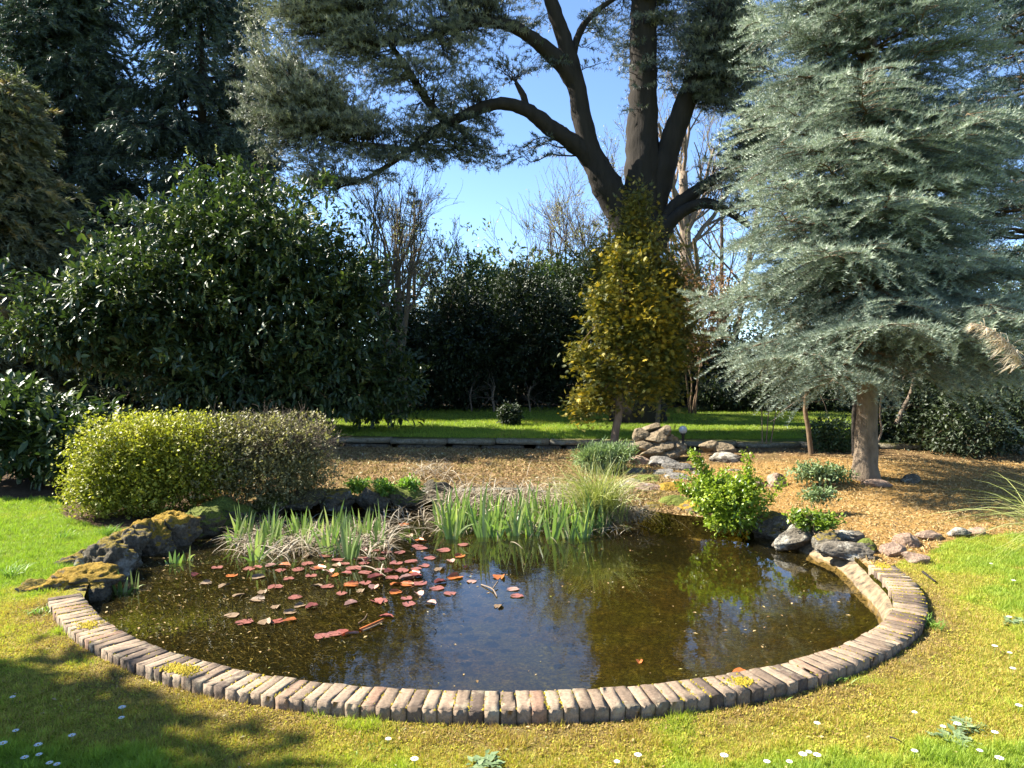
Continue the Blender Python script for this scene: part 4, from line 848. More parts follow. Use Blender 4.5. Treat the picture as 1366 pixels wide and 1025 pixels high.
st(1222, 746, 0.07, (0.27,0.2,0.15), 'pink', 'broken flat stone on the grass side of the pinkish pair', 29, -0.3, 0.1)
st(1240, 716, 0.10, (0.3,0.16,0.12), 'pink', 'thin pinkish shard lying in the fir needles', 30, 0.2, 0.1)
st(1278, 711, 0.11, (0.28,0.2,0.13), 'rock', 'low pale stone half sunk in the fir needles, toward the pampas grass', 31, 0.3, 0.09)
st(1302, 710, 0.11, (0.22,0.18,0.11), 'pink', 'low stone touching the pale half-sunk stone by the pampas grass', 32, 0.5, 0.09)
st(1035, 643, 0.30, (0.32,0.3,0.24), 'pink', 'pinkish angular boulder alone in the orange fir needles', 33, 0.3, 0.07)
st(1010, 646, 0.27, (0.25,0.2,0.17), 'pink', 'smaller pinkish stone leaning at the side of the angular boulder', 34, 0.2, 0.08)
st(1212, 640, 0.30, (0.32,0.22,0.16), 'rock', 'small grey stone in the shade right of the fir trunk', 35, 0.1, 0.08)
st(1168, 645, 0.30, (0.50,0.32,0.12), 'pink', 'flat pinkish slab at the foot of the fir trunk', 36, 0.3, 0.1)
# cairn and cascade
for i_, (px, py, Y, z_, sx, sy, sz, lab) in enumerate([
 (868, 573, 12.6, None, .34,.3,.15, 'topmost capstone of the stone cairn, catching the sun'),
 (888, 578, 12.5, None, .26,.25,.22, 'stone beside the capstone, on the shaded side of the cairn'),
 (852, 584, 12.5, None, .26,.3,.26, 'steep sunlit stone on the left shoulder of the cairn'),
 (874, 586, 12.4, None, .36,.34,.18, 'flat stone directly under the capstone of the cairn'),
 (898, 588, 12.55, None, .24,.25,.2, 'shaded stone on the right shoulder of the cairn'),
 (857, 597, 12.35, None, .36,.34,.18, 'mossy stone low in the left face of the cairn'),
 (883, 598, 12.3, None, .40,.34,.2, 'dark stone in the middle of the cairn face'),
 (907, 600, 12.4, None, .32,.32,.22, 'broad dark stone at the right foot of the cairn'),
 (838, 602, 12.5, None, .34,.3,.2, 'sunlit stone at the left foot of the cairn, by the golden conifer stem'),
 (868, 607, 12.2, None, .42,.32,.16, 'bottom stone at the front of the cairn'),
 (893, 609, 12.25, None, .40,.34,.16, 'bottom stone at the front right of the cairn'),
 (822, 606, 12.7, None, .4,.3,.14, 'brown stone lying against the golden conifer stem'),
 (946, 598, 12.5, None, .36,.3,.22, 'brown stone behind the arching shrub branch, right of the cairn'),
 (966, 602, 12.4, None, .32,.3,.22, 'lone reddish stone furthest right of the cairn')]):
    c = at(872+(px-872)*(0.86 if px < 930 else 1), py-2, Y=Y); stone('cairn_stone', lab, c, np.array((sx, sy, sz))*1.22, 'cairn', 200+i_, R.normal(0, 0.4), 0.09, 10, 'stones of the cairn', 0.14)
for i_, (px, py, Y, sx, sy, sz, mt_, lab) in enumerate([
 (853, 615, 11.9, .30,.3,.14, 'pink', 'pinkish block at the top of the stone cascade'),
 (884, 617, 11.8, .56,.4,.16, 'slab', 'grey slab at the head of the stone cascade below the cairn'),
 (905, 624, 11.5, .44,.4,.16, 'slab', 'dark wet slab right of the cascade head'),
 (848, 630, 11.5, .50,.4,.12, 'slab', 'pale layered slab left in the cascade'),
 (878, 632, 11.3, .50,.4,.12, 'slab', 'thin grey slab in the middle of the cascade'),
 (905, 637, 11.0, .42,.4,.10, 'slab', 'smooth bluish grey slab with a shining face in the cascade'),
 (868, 641, 10.9, .52,.42,.14, 'greenrock', 'slab with green moss on its rim in the lower cascade'),
 (930, 634, 11.2, .40,.35,.12, 'slab', 'grey slab leading right from the cascade'),
 (968, 615, 12.0, .42,.35,.24, 'rock', 'grey boulder half hidden behind the arching shrub branch'),
 (980, 632, 11.3, .36,.3,.14, 'rock', 'flat grey stone in shade right of the arching shrub branch'),
 (860, 655, 10.3, .55,.45,.22, 'pink', 'big pale block with straw over it above the water'),
 (836, 652, 10.4, .42,.4,.26, 'rock', 'pale rock overhung by the sedge clump'),
 (898, 655, 10.2, .40,.35,.20, 'mossrock', 'ochre-mossed stone step in the cascade, above the water'),
 (900, 676, 9.4, .50,.4,.24, 'greenrock', 'mossy rock at the water where the cascade ends'),
 (875, 684, 9.2, .36,.4,.22, 'tufa', 'dark rock by the sedge at the water line'),
 (935, 682, 9.0, .46,.4,.26, 'mossrock', 'mossed rock at the water below the bright green shrub'),
 (968, 700, 8.6, .46,.3,.20, 'pink', 'pinkish stone at the water under the bright green shrub')]):
    c = at(px, py, Y=Y); stone('cascade_stone', lab, c, np.array((sx, sy, sz))*1.25, mt_, 300+i_, R.normal(0, 0.3), 0.10 if mt_ != 'slab' else 0.06, 9, 'stones of the cascade', 0.08)
# ------------------------------------------------------------------ shrubs in the foreground beds
BOX = (LEAF_V*np.array((1, 1.3, 1)), LEAF_F)
hb1 = at(160, 690, 0.05)
bush('yellow_green_shrub', 'dense yellow-green clipped shrub on the lawn left of the pond', (-4.55, 8.8, 0.03),
     [(-4.78,8.72,0.66,0.52,0.5,0.52),(-4.4,8.85,0.72,0.5,0.55,0.5),(-4.85,8.6,0.35,0.45,0.45,0.38),(-4.05,8.95,0.74,0.45,0.55,0.48),(-4.4,8.7,0.35,0.6,0.5,0.38),(-3.8,9.0,0.6,0.45,0.55,0.5)], 8600, 5, 0.038, M['hedgeg'], 111, stems=5, stem_r=0.014, zmin=0.04, ztop=1.2, tint=0.6, tv=0.24, shell=(0.55, 1.08), lump=0.42, out=0.6, up=0.5, rnd=0.9, inner=0.5, tmpl=BOX, sc=4, pos=0.3)
brs = bush('brown_green_shrub', 'thin brown-green shrub with bare twigs on top, next to the yellow-green one', (-3.2, 9.3, 0.06),
     [(-3.65,9.05,0.72,0.5,0.6,0.5),(-3.2,9.15,0.76,0.5,0.6,0.48),(-2.8,9.3,0.72,0.46,0.55,0.46),(-3.2,9.0,0.4,0.85,0.5,0.4),(-2.7,9.2,0.4,0.4,0.45,0.36)], 6600, 4, 0.032, M['hedgeb'], 112, stems=6, stem_r=0.012, zmin=0.05, ztop=1.2, tint=0.55, tv=0.26, shell=(0.5, 1.08), lump=0.45, out=0.6, up=0.4, rnd=0.8, inner=0.4, tmpl=BOX, bark='twig', sc=2.5)
r = np.random.default_rng(113); mb = MB()
for _ in range(800):
    b_ = np.array([(-3.62,9.1,0.62,0.6,0.6,0.56),(-3.1,9.2,0.66,0.55,0.6,0.56),(-2.75,9.35,0.62,0.5,0.55,0.55)])[r.integers(3)]
    d = nrm(r.normal(size=3)); d[2] = abs(d[2])*0.9+0.1; d = nrm(d); p0 = b_[:3]+d*b_[3:]*0.55; p1 = b_[:3]+d*b_[3:]*(1.02+0.2*r.random()) + r.normal(0, 0.06, 3)
    mb.tube(wig(bez(p0, (p0+p1)/2+r.normal(0, 0.05, 3), p1, 6), 0.012, r), np.linspace(0.004, 0.0015, 6), 3, r.random(), False)
mb.build('bare_twigs', M['twig'], brs)
ec = np.array((2.55, 8.55, 0.02))
ec = at(972, 705, 0.0)
eu = bush('bright_green_shrub', 'bright green small-leaved shrub overhanging the water, with one long arching branch', ec,
     [(*(ec+np.array((0,.05,.30))),.36,.34,.26),(*(ec+np.array((-.18,.1,.42))),.28,.3,.2),(*(ec+np.array((.16,.1,.38))),.26,.3,.22),(*(ec+np.array((.02,-.05,.12))),.30,.25,.14)], 1500, 5, 0.042, M['euon'], 114, stems=5, stem_r=0.01, zmin=-0.06, tint=0.6, shell=(0.3, 1.1), lump=0.4, inner=0.2, tmpl=BOX, sc=2.2)
def sprig(root, path, n, L, mat, r0=0.006, seed=0, name='leafy_branch', w=0.08):
    r = np.random.default_rng(seed); mb = MB(); mb.tube(path, np.linspace(r0, r0*0.3, len(path)), 4, 0.5, False); mb.build('branch', M['brownbark'], root)
    p, _ = along(path, (np.arange(n)+r.random(n))/n*0.97+0.03); p = p+r.normal(0, w*0.35, (n, 3)); m2 = MB(); leaf_clusters(m2, p, np.tile(nrm(path[-1]-path[0]), (n, 1)), 4, L, seed, 0.5, 0.4, 0.8, 0.5+0.3*r.random(n), 0.2, BOX); m2.build(name, M[mat], root)
Ye = ec[1]
for q_, (pts, n_) in enumerate([([(968,690),(955,660),(940,632),(922,605)], 220), ([(985,680),(994,650),(998,622),(996,604)], 100), ([(960,690),(935,668),(915,655),(905,652)], 120), ([(1000,690),(1020,675),(1034,655),(1045,640)], 60), ([(975,690),(975,655),(968,640),(972,628)], 90)]):
    sprig(eu, catmull(np.array([at(x, y, Y=Ye+0.1+0.06*q_) for x, y in pts]), 14), n_, 0.04, 'euon', 0.007, 120+q_)
c = at(1090, 706, 0.14)
bush('low_green_shrub', 'low spreading green shrub growing over the white-lichened rock', c, [(*(c+np.array((0,0,.08))),.24,.16,.09),(*(c+np.array((-.14,0.05,.12))),.14,.12,.07)], 260, 4, 0.04, M['euon'], 115, stems=3, stem_r=0.006, zmin=0.02, tint=0.4, shell=(0.3, 1.1), tmpl=BOX)
c = at(1085, 640, 0.24)
bush('grey_green_plant', 'grey-green leafy plant by the foot of the silver fir', c, [(*(c+np.array((0,0,.10))),.28,.22,.14),(*(c+np.array((.3,0.1,.06))),.3,.2,.1)], 300, 5, 0.05, M['greygreen'], 116, stems=3, stem_r=0.006, zmin=0.1, tint=0.5, shell=(0.3, 1.1))
c = at(1092, 664, 0.24)
bush('grey_green_plant', 'smaller grey-green tuft in the orange needles, nearer the pond', c, [(*(c+np.array((0,0,.03))),.20,.12,.07)], 120, 5, 0.045, M['greygreen'], 117, stems=2, stem_r=0.005, zmin=0.1, tint=0.5, shell=(0.3, 1.1))
c = at(815, 618, 0.22); c[1] -= 0.3
bush('low_spiky_plant', 'mound of soft grey-green spiky leaves behind the sedge', c, [(*(c+np.array((0,0,.16))),.34,.3,.16),(*(c+np.array((-.3,0,.14))),.3,.3,.14)], 700, 5, 0.08, M['greygreen'], 118, stems=0, zmin=0.1, tint=0.65, shell=(0.4, 1.1), out=0.9, rnd=0.5, tmpl=(LEAF_V*np.array((1, .35, 1)), LEAF_F))
for i_, (px, py, lab, w_, mt_) in enumerate([(478, 652, 'bright green weed tuft on the bank behind the left irises', .26, 'weed'), (545, 652, 'bright green weed tuft nearest the gap between the iris clumps', .24, 'weed'), (512, 655, 'pale weed patch between the two bright tufts', .2, 'weed'), (668, 566, 'x', .3, 'x')][:3]):
    c = at(px, py, 0.16); bush('weed_tuft', lab, c, [(*(c+np.array((0,0,.04))), w_*0.6, .14, .08)], 130, 4, 0.05, M[mt_], 130+i_, 'weed', stems=0, zmin=0.02, tint=0.6, shell=(0.2, 1.1))
c = at(680, 570, Y=17.5); bush('dark_bush', 'small round dark bush standing alone on the back lawn', (c[0], 17.5, 0.39), [(c[0],17.5,0.62,0.28,0.28,0.27)], 420, 5, 0.07, M['holly'], 140, stems=2, stem_r=0.01, zmin=0.38)
for i_, (px, Y, h, lab) in enumerate([(1240, 13.5, 1.5, 'dark tangled shrub in deep shade right of the fir trunk'), (1310, 12.5, 1.3, 'shaded shrub between the dark fir and the pampas grass'), (1195, 14.5, 1.6, 'dark shrub directly behind the fir trunk')]):
    c = at(px, 600, Y=Y); bush('shade_shrub', lab, (c[0], Y, 0.3), [(c[0],Y,0.3+h*.5,.8,.6,h*.5),(c[0]+.5,Y+.3,0.3+h*.4,.7,.6,h*.45),(c[0]-.3,Y,0.55,.6,.6,.4)], 1100, 5, 0.075, M['holly'], 150+i_, stems=4, stem_r=0.015, zmin=0.2, tint=0.45, lump=0.5)
c = at(1110, 600, Y=13.0); bush('green_shrub', 'small mid-green shrub left of the fir trunk by the wall', (c[0], 13.0, 0.25), [(c[0],13.0,0.55,.42,.3,.32)], 480, 5, 0.06, M['midgreen'], 155, stems=3, stem_r=0.01, zmin=0.2)
# thin dead or leafless stems
def pole(name, label, pts, w_px, bark='brownbark', cat='sapling', kids=10, seed=0):
    P = catmull(np.array([at(x, y, Y=Y) for x, y, Y in pts]), 18); root = thing(name, label, cat, P[0]); r = np.random.default_rng(seed); Y = pts[0][2]; r0 = w_px*Y/F/2
    mb = MB(); mb.tube(P, np.linspace(r0, r0*0.6, 18), 8); mb.build('trunk', M[bark], root, smooth=True); m2 = MB()
    for _ in range(kids):
        i_ = r.integers(7, 18); e_ = P[i_]+nrm(r.normal(size=3)+np.array((0, 0, .4)))*(0.3+0.5*r.random()); m2.tube(wig(bez(P[i_], (P[i_]+e_)/2+np.array((0,0,.05)), e_, 7), 0.02, r), np.linspace(r0*0.3, 0.003, 7), 4, .5, False)
    if kids: m2.build('branches', M['twig'], root)
pole('dead_stem', 'dark dead stem standing in the bed between the cairn and the fir trunk', [(1082,606,12.2),(1078,570,12.2),(1074,545,12.2),(1078,500,12.2),(1070,440,12.2)], 7, 'brownbark', 'dead stem', 12, 3)
pole('dead_stem', 'dark stem close behind the left side of the fir trunk', [(1141,608,11.8),(1140,560,11.8),(1142,520,11.8),(1138,450,11.8)], 9, 'bark', 'dead stem', 6, 4)
pole('leaning_stem', 'pale thin stem leaning away to the right behind the fir trunk', [(1196,566,13.5),(1205,545,13.5),(1215,525,13.5),(1222,490,13.5)], 7, 'palebark', 'stem', 5, 5)
pole('crooked_twig', 'thin crooked pale twig hanging right of the fir trunk', [(1170,592,10.9),(1176,575,10.9),(1174,555,10.9),(1176,520,10.9)], 3, 'palebark', 'twig', 4, 6)
for i_, (px, lab) in enumerate([(658, 'pale young sapling at the back of the lawn before the dark holly'), (628, 'thin sapling left of the pale one at the back of the lawn'), (706, 'thin forked sapling beside the dark holly, toward the golden conifer')]):
    pole('sapling', lab, [(px,556,21.5),(px+1,545,21.5),(px-1,530,21.5),(px+2,515,21.5)], 4 if i_ == 0 else 2.5, 'palebark', 'sapling', 12, 10+i_)
for i_, (x1, x2, lab) in enumerate([(1022, 1026, 'upright bare cane stuck in the bed right of the cairn'), (1028, 1037, 'bare cane leaning right beside the upright ones'), (1017, 1016, 'bare cane leftmost of the little group in the bed')]):
    pole('bare_cane', lab, [(x1,592,12.8),((x1+x2)/2,565,12.8),(x2,540,12.8)], 1.8, 'twig', 'cane', 0, 20+i_)
# globe garden lamp by the cairn
lp = at(911, 594, Y=13.2); lamp = thing('garden_lamp', 'small garden lamp with a pale round globe on a short dark post behind the cairn', 'garden lamp', (lp[0], 13.2, 0.30))
mb = MB(); b0 = np.array((lp[0], 13.2, 0.25)); top = at(909, 574, Y=13.2)[2]
mb.tube([b0, b0+np.array((0,0,.02)), b0+np.array((0,0,.03)), (lp[0],13.2,top-.09), (lp[0],13.2,top-.08), (lp[0],13.2,top-.05)], [.05,.05,.025,.025,.045,.045], 12); mb.build('post', M['metal'], lamp)
mb = MB(); mb.add(ICO_V[:]*np.array((.075,.075,.075))+np.array((lp[0],13.2,top+.005)), ICO_F); mb.build('globe', M['globe'], lamp, smooth=True)
for i_, (px, lab) in enumerate([(975, 'low shaded undergrowth in front of the rail fence, nearest the olive conifer'), (1050, 'low shaded undergrowth before the rail fence, behind the dead stem'), (1110, 'low dark undergrowth before the fence, just left of the fir trunk')]):
    c = at(px, 550, Y=22.0); bush('undergrowth', lab, (c[0], 22.0, 0.42), [(c[0],22.0,0.75,1.0,.6,.5),(c[0]+.7,22.1,0.7,.8,.6,.42),(c[0]-.6,22.0,0.95,.6,.5,.5)], 900, 5, 0.10, M['holly'], 160+i_, stems=3, stem_r=0.012, zmin=0.42, lump=0.6, group='undergrowth by the fence')
# rail fence far right
fence = thing('rail_fence', 'weathered rail fence in shade behind the lawn, left of the fir trunk', 'fence', (8.0, 23.0, 0.45))
for i_ in range(4):
    x = 6.4+i_*1.6; mb = MB(); mb.box((x, 23.0, 0.95), (0.12, 0.1, 1.1), 0.03*i_); mb.build('post', M['wood'], fence)
for z_ in (0.72, 1.02, 1.32):
    mb = MB(); mb.box((8.8, 22.93, z_), (5.2, 0.04, 0.12)); mb.build('rail', M['wood'], fence)
# ------------------------------------------------------------------ blades: irises, dead reeds, sedge, pampas
def blade(mb, base, d0, L, w, bend, r, n=6, tint=0.5, side=None, twist=0.0):
    """one flat tapering leaf bending towards its lean"""
    t_ = np.linspace(0, 1, n)[:, None]; d0 = nrm(d0); h = np.array((d0[0], d0[1], 0)); h = nrm(h) if np.linalg.norm(h) > 1e-3 else nrm(np.array((r.normal(), r.normal(), 0)))
    P = np.asarray(base)+L*(d0*t_+h*bend*t_**2*0.8-np.array((0, 0, 1))*bend*t_**2.2*0.9)
    s = nrm(np.cross(d0, (0, 0, 1))+r.normal(0, 0.15, 3)) if side is None else side
    ww = w*np.sin(np.linspace(0.9, math.pi, n))[:, None]**0.8
    k_ = np.arange(n-1); mb.add(np.vstack([P-s*ww, P+s*ww]), np.stack([k_, k_+1, k_+n+1, k_+n], 1), np.clip(tint+0.25*(t_[:, 0].tolist()+t_[:, 0].tolist())-0.1 if False else tint, 0, 1))
r = np.random.default_rng(201)
def fan(label, p, h, group, nb=7):
    mb = MB(); a = r.normal(0, 0.5); ax = np.array((math.cos(a), math.sin(a), 0))
    for i_ in range(nb):
        q_ = (i_-(nb-1)/2)/nb; d = np.array((0, 0, 1.0))+ax*q_*0.55+r.normal(0, 0.05, 3)
        blade(mb, p+ax*q_*0.10+np.array((0, 0, -0.05)), d, h*(1-0.45*abs(q_)*2+r.normal(0, .16)), 0.0145, 0.03+0.10*r.random()+0.5*(r.random() < 0.1), r, 6, np.clip(0.55+r.normal(0, .22), 0, 1), nrm(ax+r.normal(0, .2, 3)*np.array((1, 1, 0))))
    return tag(mb.build('iris_plant', M['iris'], loc=p), label, 'iris', group)
LI = 'green iris fan among pale dead leaves in the smaller, left iris clump'
for i_ in range(36):
    px = 318+195*((i_*0.618) % 1)+r.normal(0, 6); py = 726+r.normal(0, 9)-6*math.sin(i_); fan(LI, at(px, py, ZW), 0.34+0.16*r.random(), 'irises of the left clump')
fan('lone iris fan at the left end of the left iris clump, nearest the shaded rocks', at(312, 726, ZW), 0.36, 'irises of the left clump', 6)
RI = 'green iris fan in the dense, larger iris clump before the dead straw'
for i_ in range(64):
    px = 588+228*((i_*0.618) % 1)+r.normal(0, 5); py = 707+r.normal(0, 6)-8*(i_ < 8); fan(RI, at(px, py, ZW), 0.42+0.17*r.random(), 'irises of the right clump', 7)
fan('tallest pale green iris fan, set back where the sedge begins', at(786, 690, ZW), 0.62, 'irises of the right clump', 8)
for i_, (px, py, h, lab) in enumerate([(163, 790, .24, 'first little tuft of young iris blades in the water near the end of the bricks'), (179, 786, .26, 'second little tuft of young iris blades in the water near the ochre-mossed rock'), (232, 752, .20, 'sparse young blades standing in the water off the shaded rocks'), (250, 748, .22, 'thin lone blades in the water, closest to the left iris clump')]):
    fan(lab, at(px, py, ZW), h, None, 5)
def dead_mass(name, pts_fn, n, L, seed, z0=ZW):
    r = np.random.default_rng(seed); mb = MB()
    for _ in range(n):
        x, y, z = pts_fn(r); a = r.random()*6.28; ln = L*(0.5+0.8*r.random()); lean = 0.3+1.3*r.random()
        d = np.array((math.cos(a)*lean, math.sin(a)*lean, 0.9)); blade(mb, (x, y, z), d, ln, 0.0035+0.0035*r.random(), 0.25+0.65*r.random(), r, 7, np.clip(r.beta(2, 1.6), 0, 1))
    return setting(mb.build(name, M['straw']), 'stuff')
dead_mass('dead_reed_leaves', lambda r: at(315+205*r.random(), 722+r.normal(0, 11), ZW), 1150, 0.32, 211)
dead_mass('dead_reed_leaves', lambda r: at(585+245*r.random(), 698+r.normal(0, 7), ZW), 1000, 0.30, 212)
dead_mass('dead_reed_leaves', lambda r: at(585+250*r.random(), 668+r.normal(0, 9), 0.06), 1300, 0.36, 213)
dead_mass('dead_stems', lambda r: at(575+r.normal(0, 16), 630+r.normal(0, 7), 0.17), 130, 0.34, 214)
dead_mass('dead_reed_leaves', lambda r: at(520+50*r.random(), 690+r.normal(0, 9), ZW), 90, 0.3, 215)
def grass_clump(name, label, base, n, L, w, seed, mat, spread=0.25, bend=(0.3, 0.9), cat='grass clump', dirbias=None, lean=(0.05, 0.7)):
    r = np.random.default_rng(seed); mb = MB()
    for _ in range(n):
        a = r.random()*6.28; ln = L*(0.5+0.6*r.random()); le = lean[0]+(lean[1]-lean[0])*r.random(); d = np.array((math.cos(a)*le, math.sin(a)*le, 1.0))
        if dirbias is not None: d = d+np.array(dirbias)*r.random()
        o_ = r.normal(0, spread, 2)*np.array((1, 0.7)); blade(mb, np.asarray(base)+np.array((*o_, -0.03)), d, ln, w*(0.7+0.6*r.random()), bend[0]+(bend[1]-bend[0])*r.random(), r, 8, np.clip(r.beta(2, 2), 0, 1))
    root = thing(name, label, cat, base); mb.build('blades', M[mat], root); return root
sb_ = at(800, 690, 0.02)
grass_clump('sedge_clump', 'tall arching clump of pale green sedge between the irises and the stone cascade', sb_, 650, 1.0, 0.0040, 221, 'sedge', 0.13, (0.15, 0.65), 'sedge', (-0.1, 0, 0), (0.05, 0.55))
sb2 = at(830, 690, 0.0); grass_clump('sedge_clump', 'shorter straw-coloured sedge drooping to the water right of the tall clump', sb2, 300, 0.42, 0.004, 222, 'straw', 0.15, (0.5, 1.1), 'sedge')
pg = at(1432, 745, 0.06); pamp = grass_clump('pampas_grass', 'arching pampas grass at the right edge with one tan drooping plume', pg, 420, 1.25, 0.0045, 223, 'sedge', 0.12, (0.4, 1.0), 'pampas grass', None, (0.05, 0.42))
Yp = pg[1]; stp = catmull(np.array([pg, at(1412, 600, Y=Yp), at(1390, 520, Y=Yp-.05), at(1368, 492, Y=Yp-.1), at(1357, 478, Y=Yp-.1)]), 24)
mb = MB(); mb.tube(stp, np.linspace(0.006, 0.003, 24), 6); mb.build('plume_stem', M['straw'], pamp)
ax = catmull(np.array([at(1362, 487, Y=Yp-.1), at(1350, 462, Y=Yp-.12), at(1330, 444, Y=Yp-.14), at(1310, 434, Y=Yp-.15), at(1294, 431, Y=Yp-.15)]), 30); r = np.random.default_rng(224); mb = MB()
mb.tube(ax, np.linspace(.003, .001, 30), 4)
for _ in range(430):
    i_ = r.integers(0, 29); t0 = nrm(ax[i_+1]-ax[i_]); d = t0*0.8+r.normal(0, 0.40, 3)+np.array((-0.1, 0, -0.6)); blade(mb, ax[i_], d, (0.06+0.11*r.random())*(1.15-i_/45), 0.003, 0.4, r, 5, r.random())
mb.build('plume', M['plume'], pamp)
# ------------------------------------------------------------------ lily pads
M['pad_pink'] = plain('dull_pink_pad', (0.22,0.085,0.068), 0.3, 45, 0.5, 0.6); M['pad_red'] = plain('dark_red_pad', (0.21,0.065,0.05), 0.3, 25, 0.4, 0.4)
M['pad_orange'] = plain('rusty_orange_pad', (0.31,0.09,0.02), 0.42, 25, 0.45, 0.4); M['pad_brown'] = plain('brown_dead_pad', (0.17,0.11,0.06), 0.6, 25, 0.4, 0.5)
M['pad_pale'] = plain('pale_pink_pad', (0.29,0.16,0.125), 0.5, 25, 0.3, 0.4); M['pad_green'] = plain('olive_pad', (0.28,0.24,0.07), 0.5, 25, 0.3, 0.4)
r = np.random.default_rng(301)
def pad(px, py, col, shape, size, label, group=None, rot=None):
    p = at(px, py, ZW+0.004); mb = MB(); nA, nR = 30, 6; a0 = 0.16+0.12*r.random()
    size = size*0.76; A = np.linspace(a0, 2*math.pi-a0, nA); rr = np.linspace(0, 1, nR)
    wob = 1+0.07*np.sin(3*A+r.random()*6)+0.05*np.sin(7*A+r.random()*6); V = []
    X = np.outer(rr, np.cos(A)*wob); Yy = np.outer(rr, np.sin(A)*wob*(0.85+0.15*r.random()))
    ph = r.random()*6.28; Z = 0.03*np.outer(rr**3, np.sin(2*A+ph)+0.5*np.sin(5*A+ph)) + 0.012*np.outer(rr, np.cos(9*A))
    if shape == 'folded': Z = Z+np.abs(Yy)*(0.25+0.35*r.random()); Yy = Yy*0.75
    if shape == 'curled': Z = Z+0.5*np.clip(Yy, 0, 1)**1.5+0.15*np.clip(-Yy-0.2, 0, 1); Yy = np.where(Yy > 0, Yy*(1-0.5*Yy), Yy)
    if shape == 'rolled': th = Yy*2.6; Yy, Z = 0.22*np.sin(th), 0.22*(1-np.cos(th))+0.03
    if shape == 'tilted': Z = Z+0.45*(X+0.6)
    if shape == 'flat': Z = Z*0.7+0.05*np.clip(rr, 0, 1)[:, None]**4*(1+np.sin(3*A+ph))
    V = np.stack([X, Yy, Z], 2).reshape(-1, 3)*size/2; ro = r.random()*6.28 if rot is None else rot; c_, s_2 = math.cos(ro), math.sin(ro)
    V = V@np.array([[c_, s_2, 0], [-s_2, c_, 0], [0, 0, 1]]); V[:, 2] = np.maximum(V[:, 2], -0.0025)
    i_ = np.arange(nR-1)[:, None]*nA; j_ = np.arange(nA-1)[None]; mb.add(V+p, np.stack([i_+j_, i_+j_+1, i_+nA+j_+1, i_+nA+j_], 2).reshape(-1, 4))
    return tag(mb.build('lily_pad', M['pad_'+col], loc=p, smooth=True), label, 'lily pad', group)
LONE = [
 (668,770,'orange','curled',.19,'curled orange lily pad floating alone towards the open water, right of the crowd'),
 (684,786,'pale','flat',.14,'thin pale pad touching a dull pink one, rightmost of the floating pads'),
 (689,795,'pink','flat',.15,'dull pink pad rightmost of all the lily pads'),
 (666,809,'brown','curled',.13,'brown curled scrap of pad below the forked floating twig'),
 (629,776,'pale','flat',.12,'pale pad left of the lone curled orange pad'),
 (607,770,'orange','curled',.20,'large curled orange pad with pink rim near the forked twig'),
 (618,727,'pink','flat',.16,'dull pink oval pad just in front of the right iris clump'),
 (613,742,'orange','curled',.17,'rusty orange curled pad in front of the right irises'),
 (622,757,'red','rolled',.13,'upright rolled reddish pad between two orange curled ones'),
 (600,792,'pink','flat',.14,'dull pink pad on the sky reflection, below the large curled orange pad'),
 (583,785,'pink','flat',.17,'wide dull pink pad beside the sky reflection'),
 (575,805,'pale','folded',.12,'pale folded pad furthest out on the sky reflection'),
 (545,806,'pink','flat',.16,'flat pink pad at the edge of the sky reflection, nearest the rolled stalk'),
 (515,823,'red','curled',.15,'red curled pad at the end of the long rolled stalk'),
 (429,849,'pink','flat',.15,'flat pink pad in the nearest group of pads, on its left'),
 (445,846,'pink','flat',.14,'flat pink pad in the middle of the nearest group'),
 (456,843,'red','flat',.13,'reddish pad behind the middle of the nearest group'),
 (463,847,'orange','rolled',.13,'rolled orange pad standing in the nearest group'),
 (470,846,'pale','rolled',.13,'pale rolled pad at the right of the nearest group'),
 (417,810,'red','folded',.16,'red folded pad lying alone before the nearest group'),
 (326,830,'pink','flat',.17,'flat pink pad closest to the bricks on the left'),
 (309,821,'brown','flat',.15,'brown pad on the weed, closest to the left bricks'),
 (387,828,'orange','folded',.13,'small orange folded pad over the brown weed'),
 (369,829,'red','flat',.14,'dark red pad left of the small orange folded one'),
 (319,795,'brown','curled',.15,'dark curled pad leftmost over the weed'),
 (344,800,'brown','curled',.16,'dark curled pad with a pale rim, right of the leftmost curled one'),
 (309,768,'orange','flat',.14,'orange-brown pad leftmost below the left irises'),
 (379,755,'orange','folded',.17,'bright orange folded pad at the front of the left irises'),
 (538,700,'orange','flat',.18,'orange pad back in the gap between the two iris clumps'),
 (853,883,'orange','folded',.08,'single small orange leaf floating in the open water on the right'),
 (987,896,'orange','flat',.13,'single orange leaf floating close to the front bricks on the right')]
for px, py, c, s, z, lab in LONE: pad(px, py, c, s, z, lab)
G = {
 ('pink','flat'): 'flat dull pink lily pad in the crowded patch in front of the left irises',
 ('orange','curled'): 'curled rusty orange lily pad in the crowded patch in front of the left irises',
 ('red','folded'): 'folded dark red lily pad in the crowded patch in front of the left irises',
 ('pale','folded'): 'pale pink folded lily pad in the crowded patch in front of the left irises',
 ('brown','curled'): 'withered brown curled lily pad in the crowded patch in front of the left irises'}
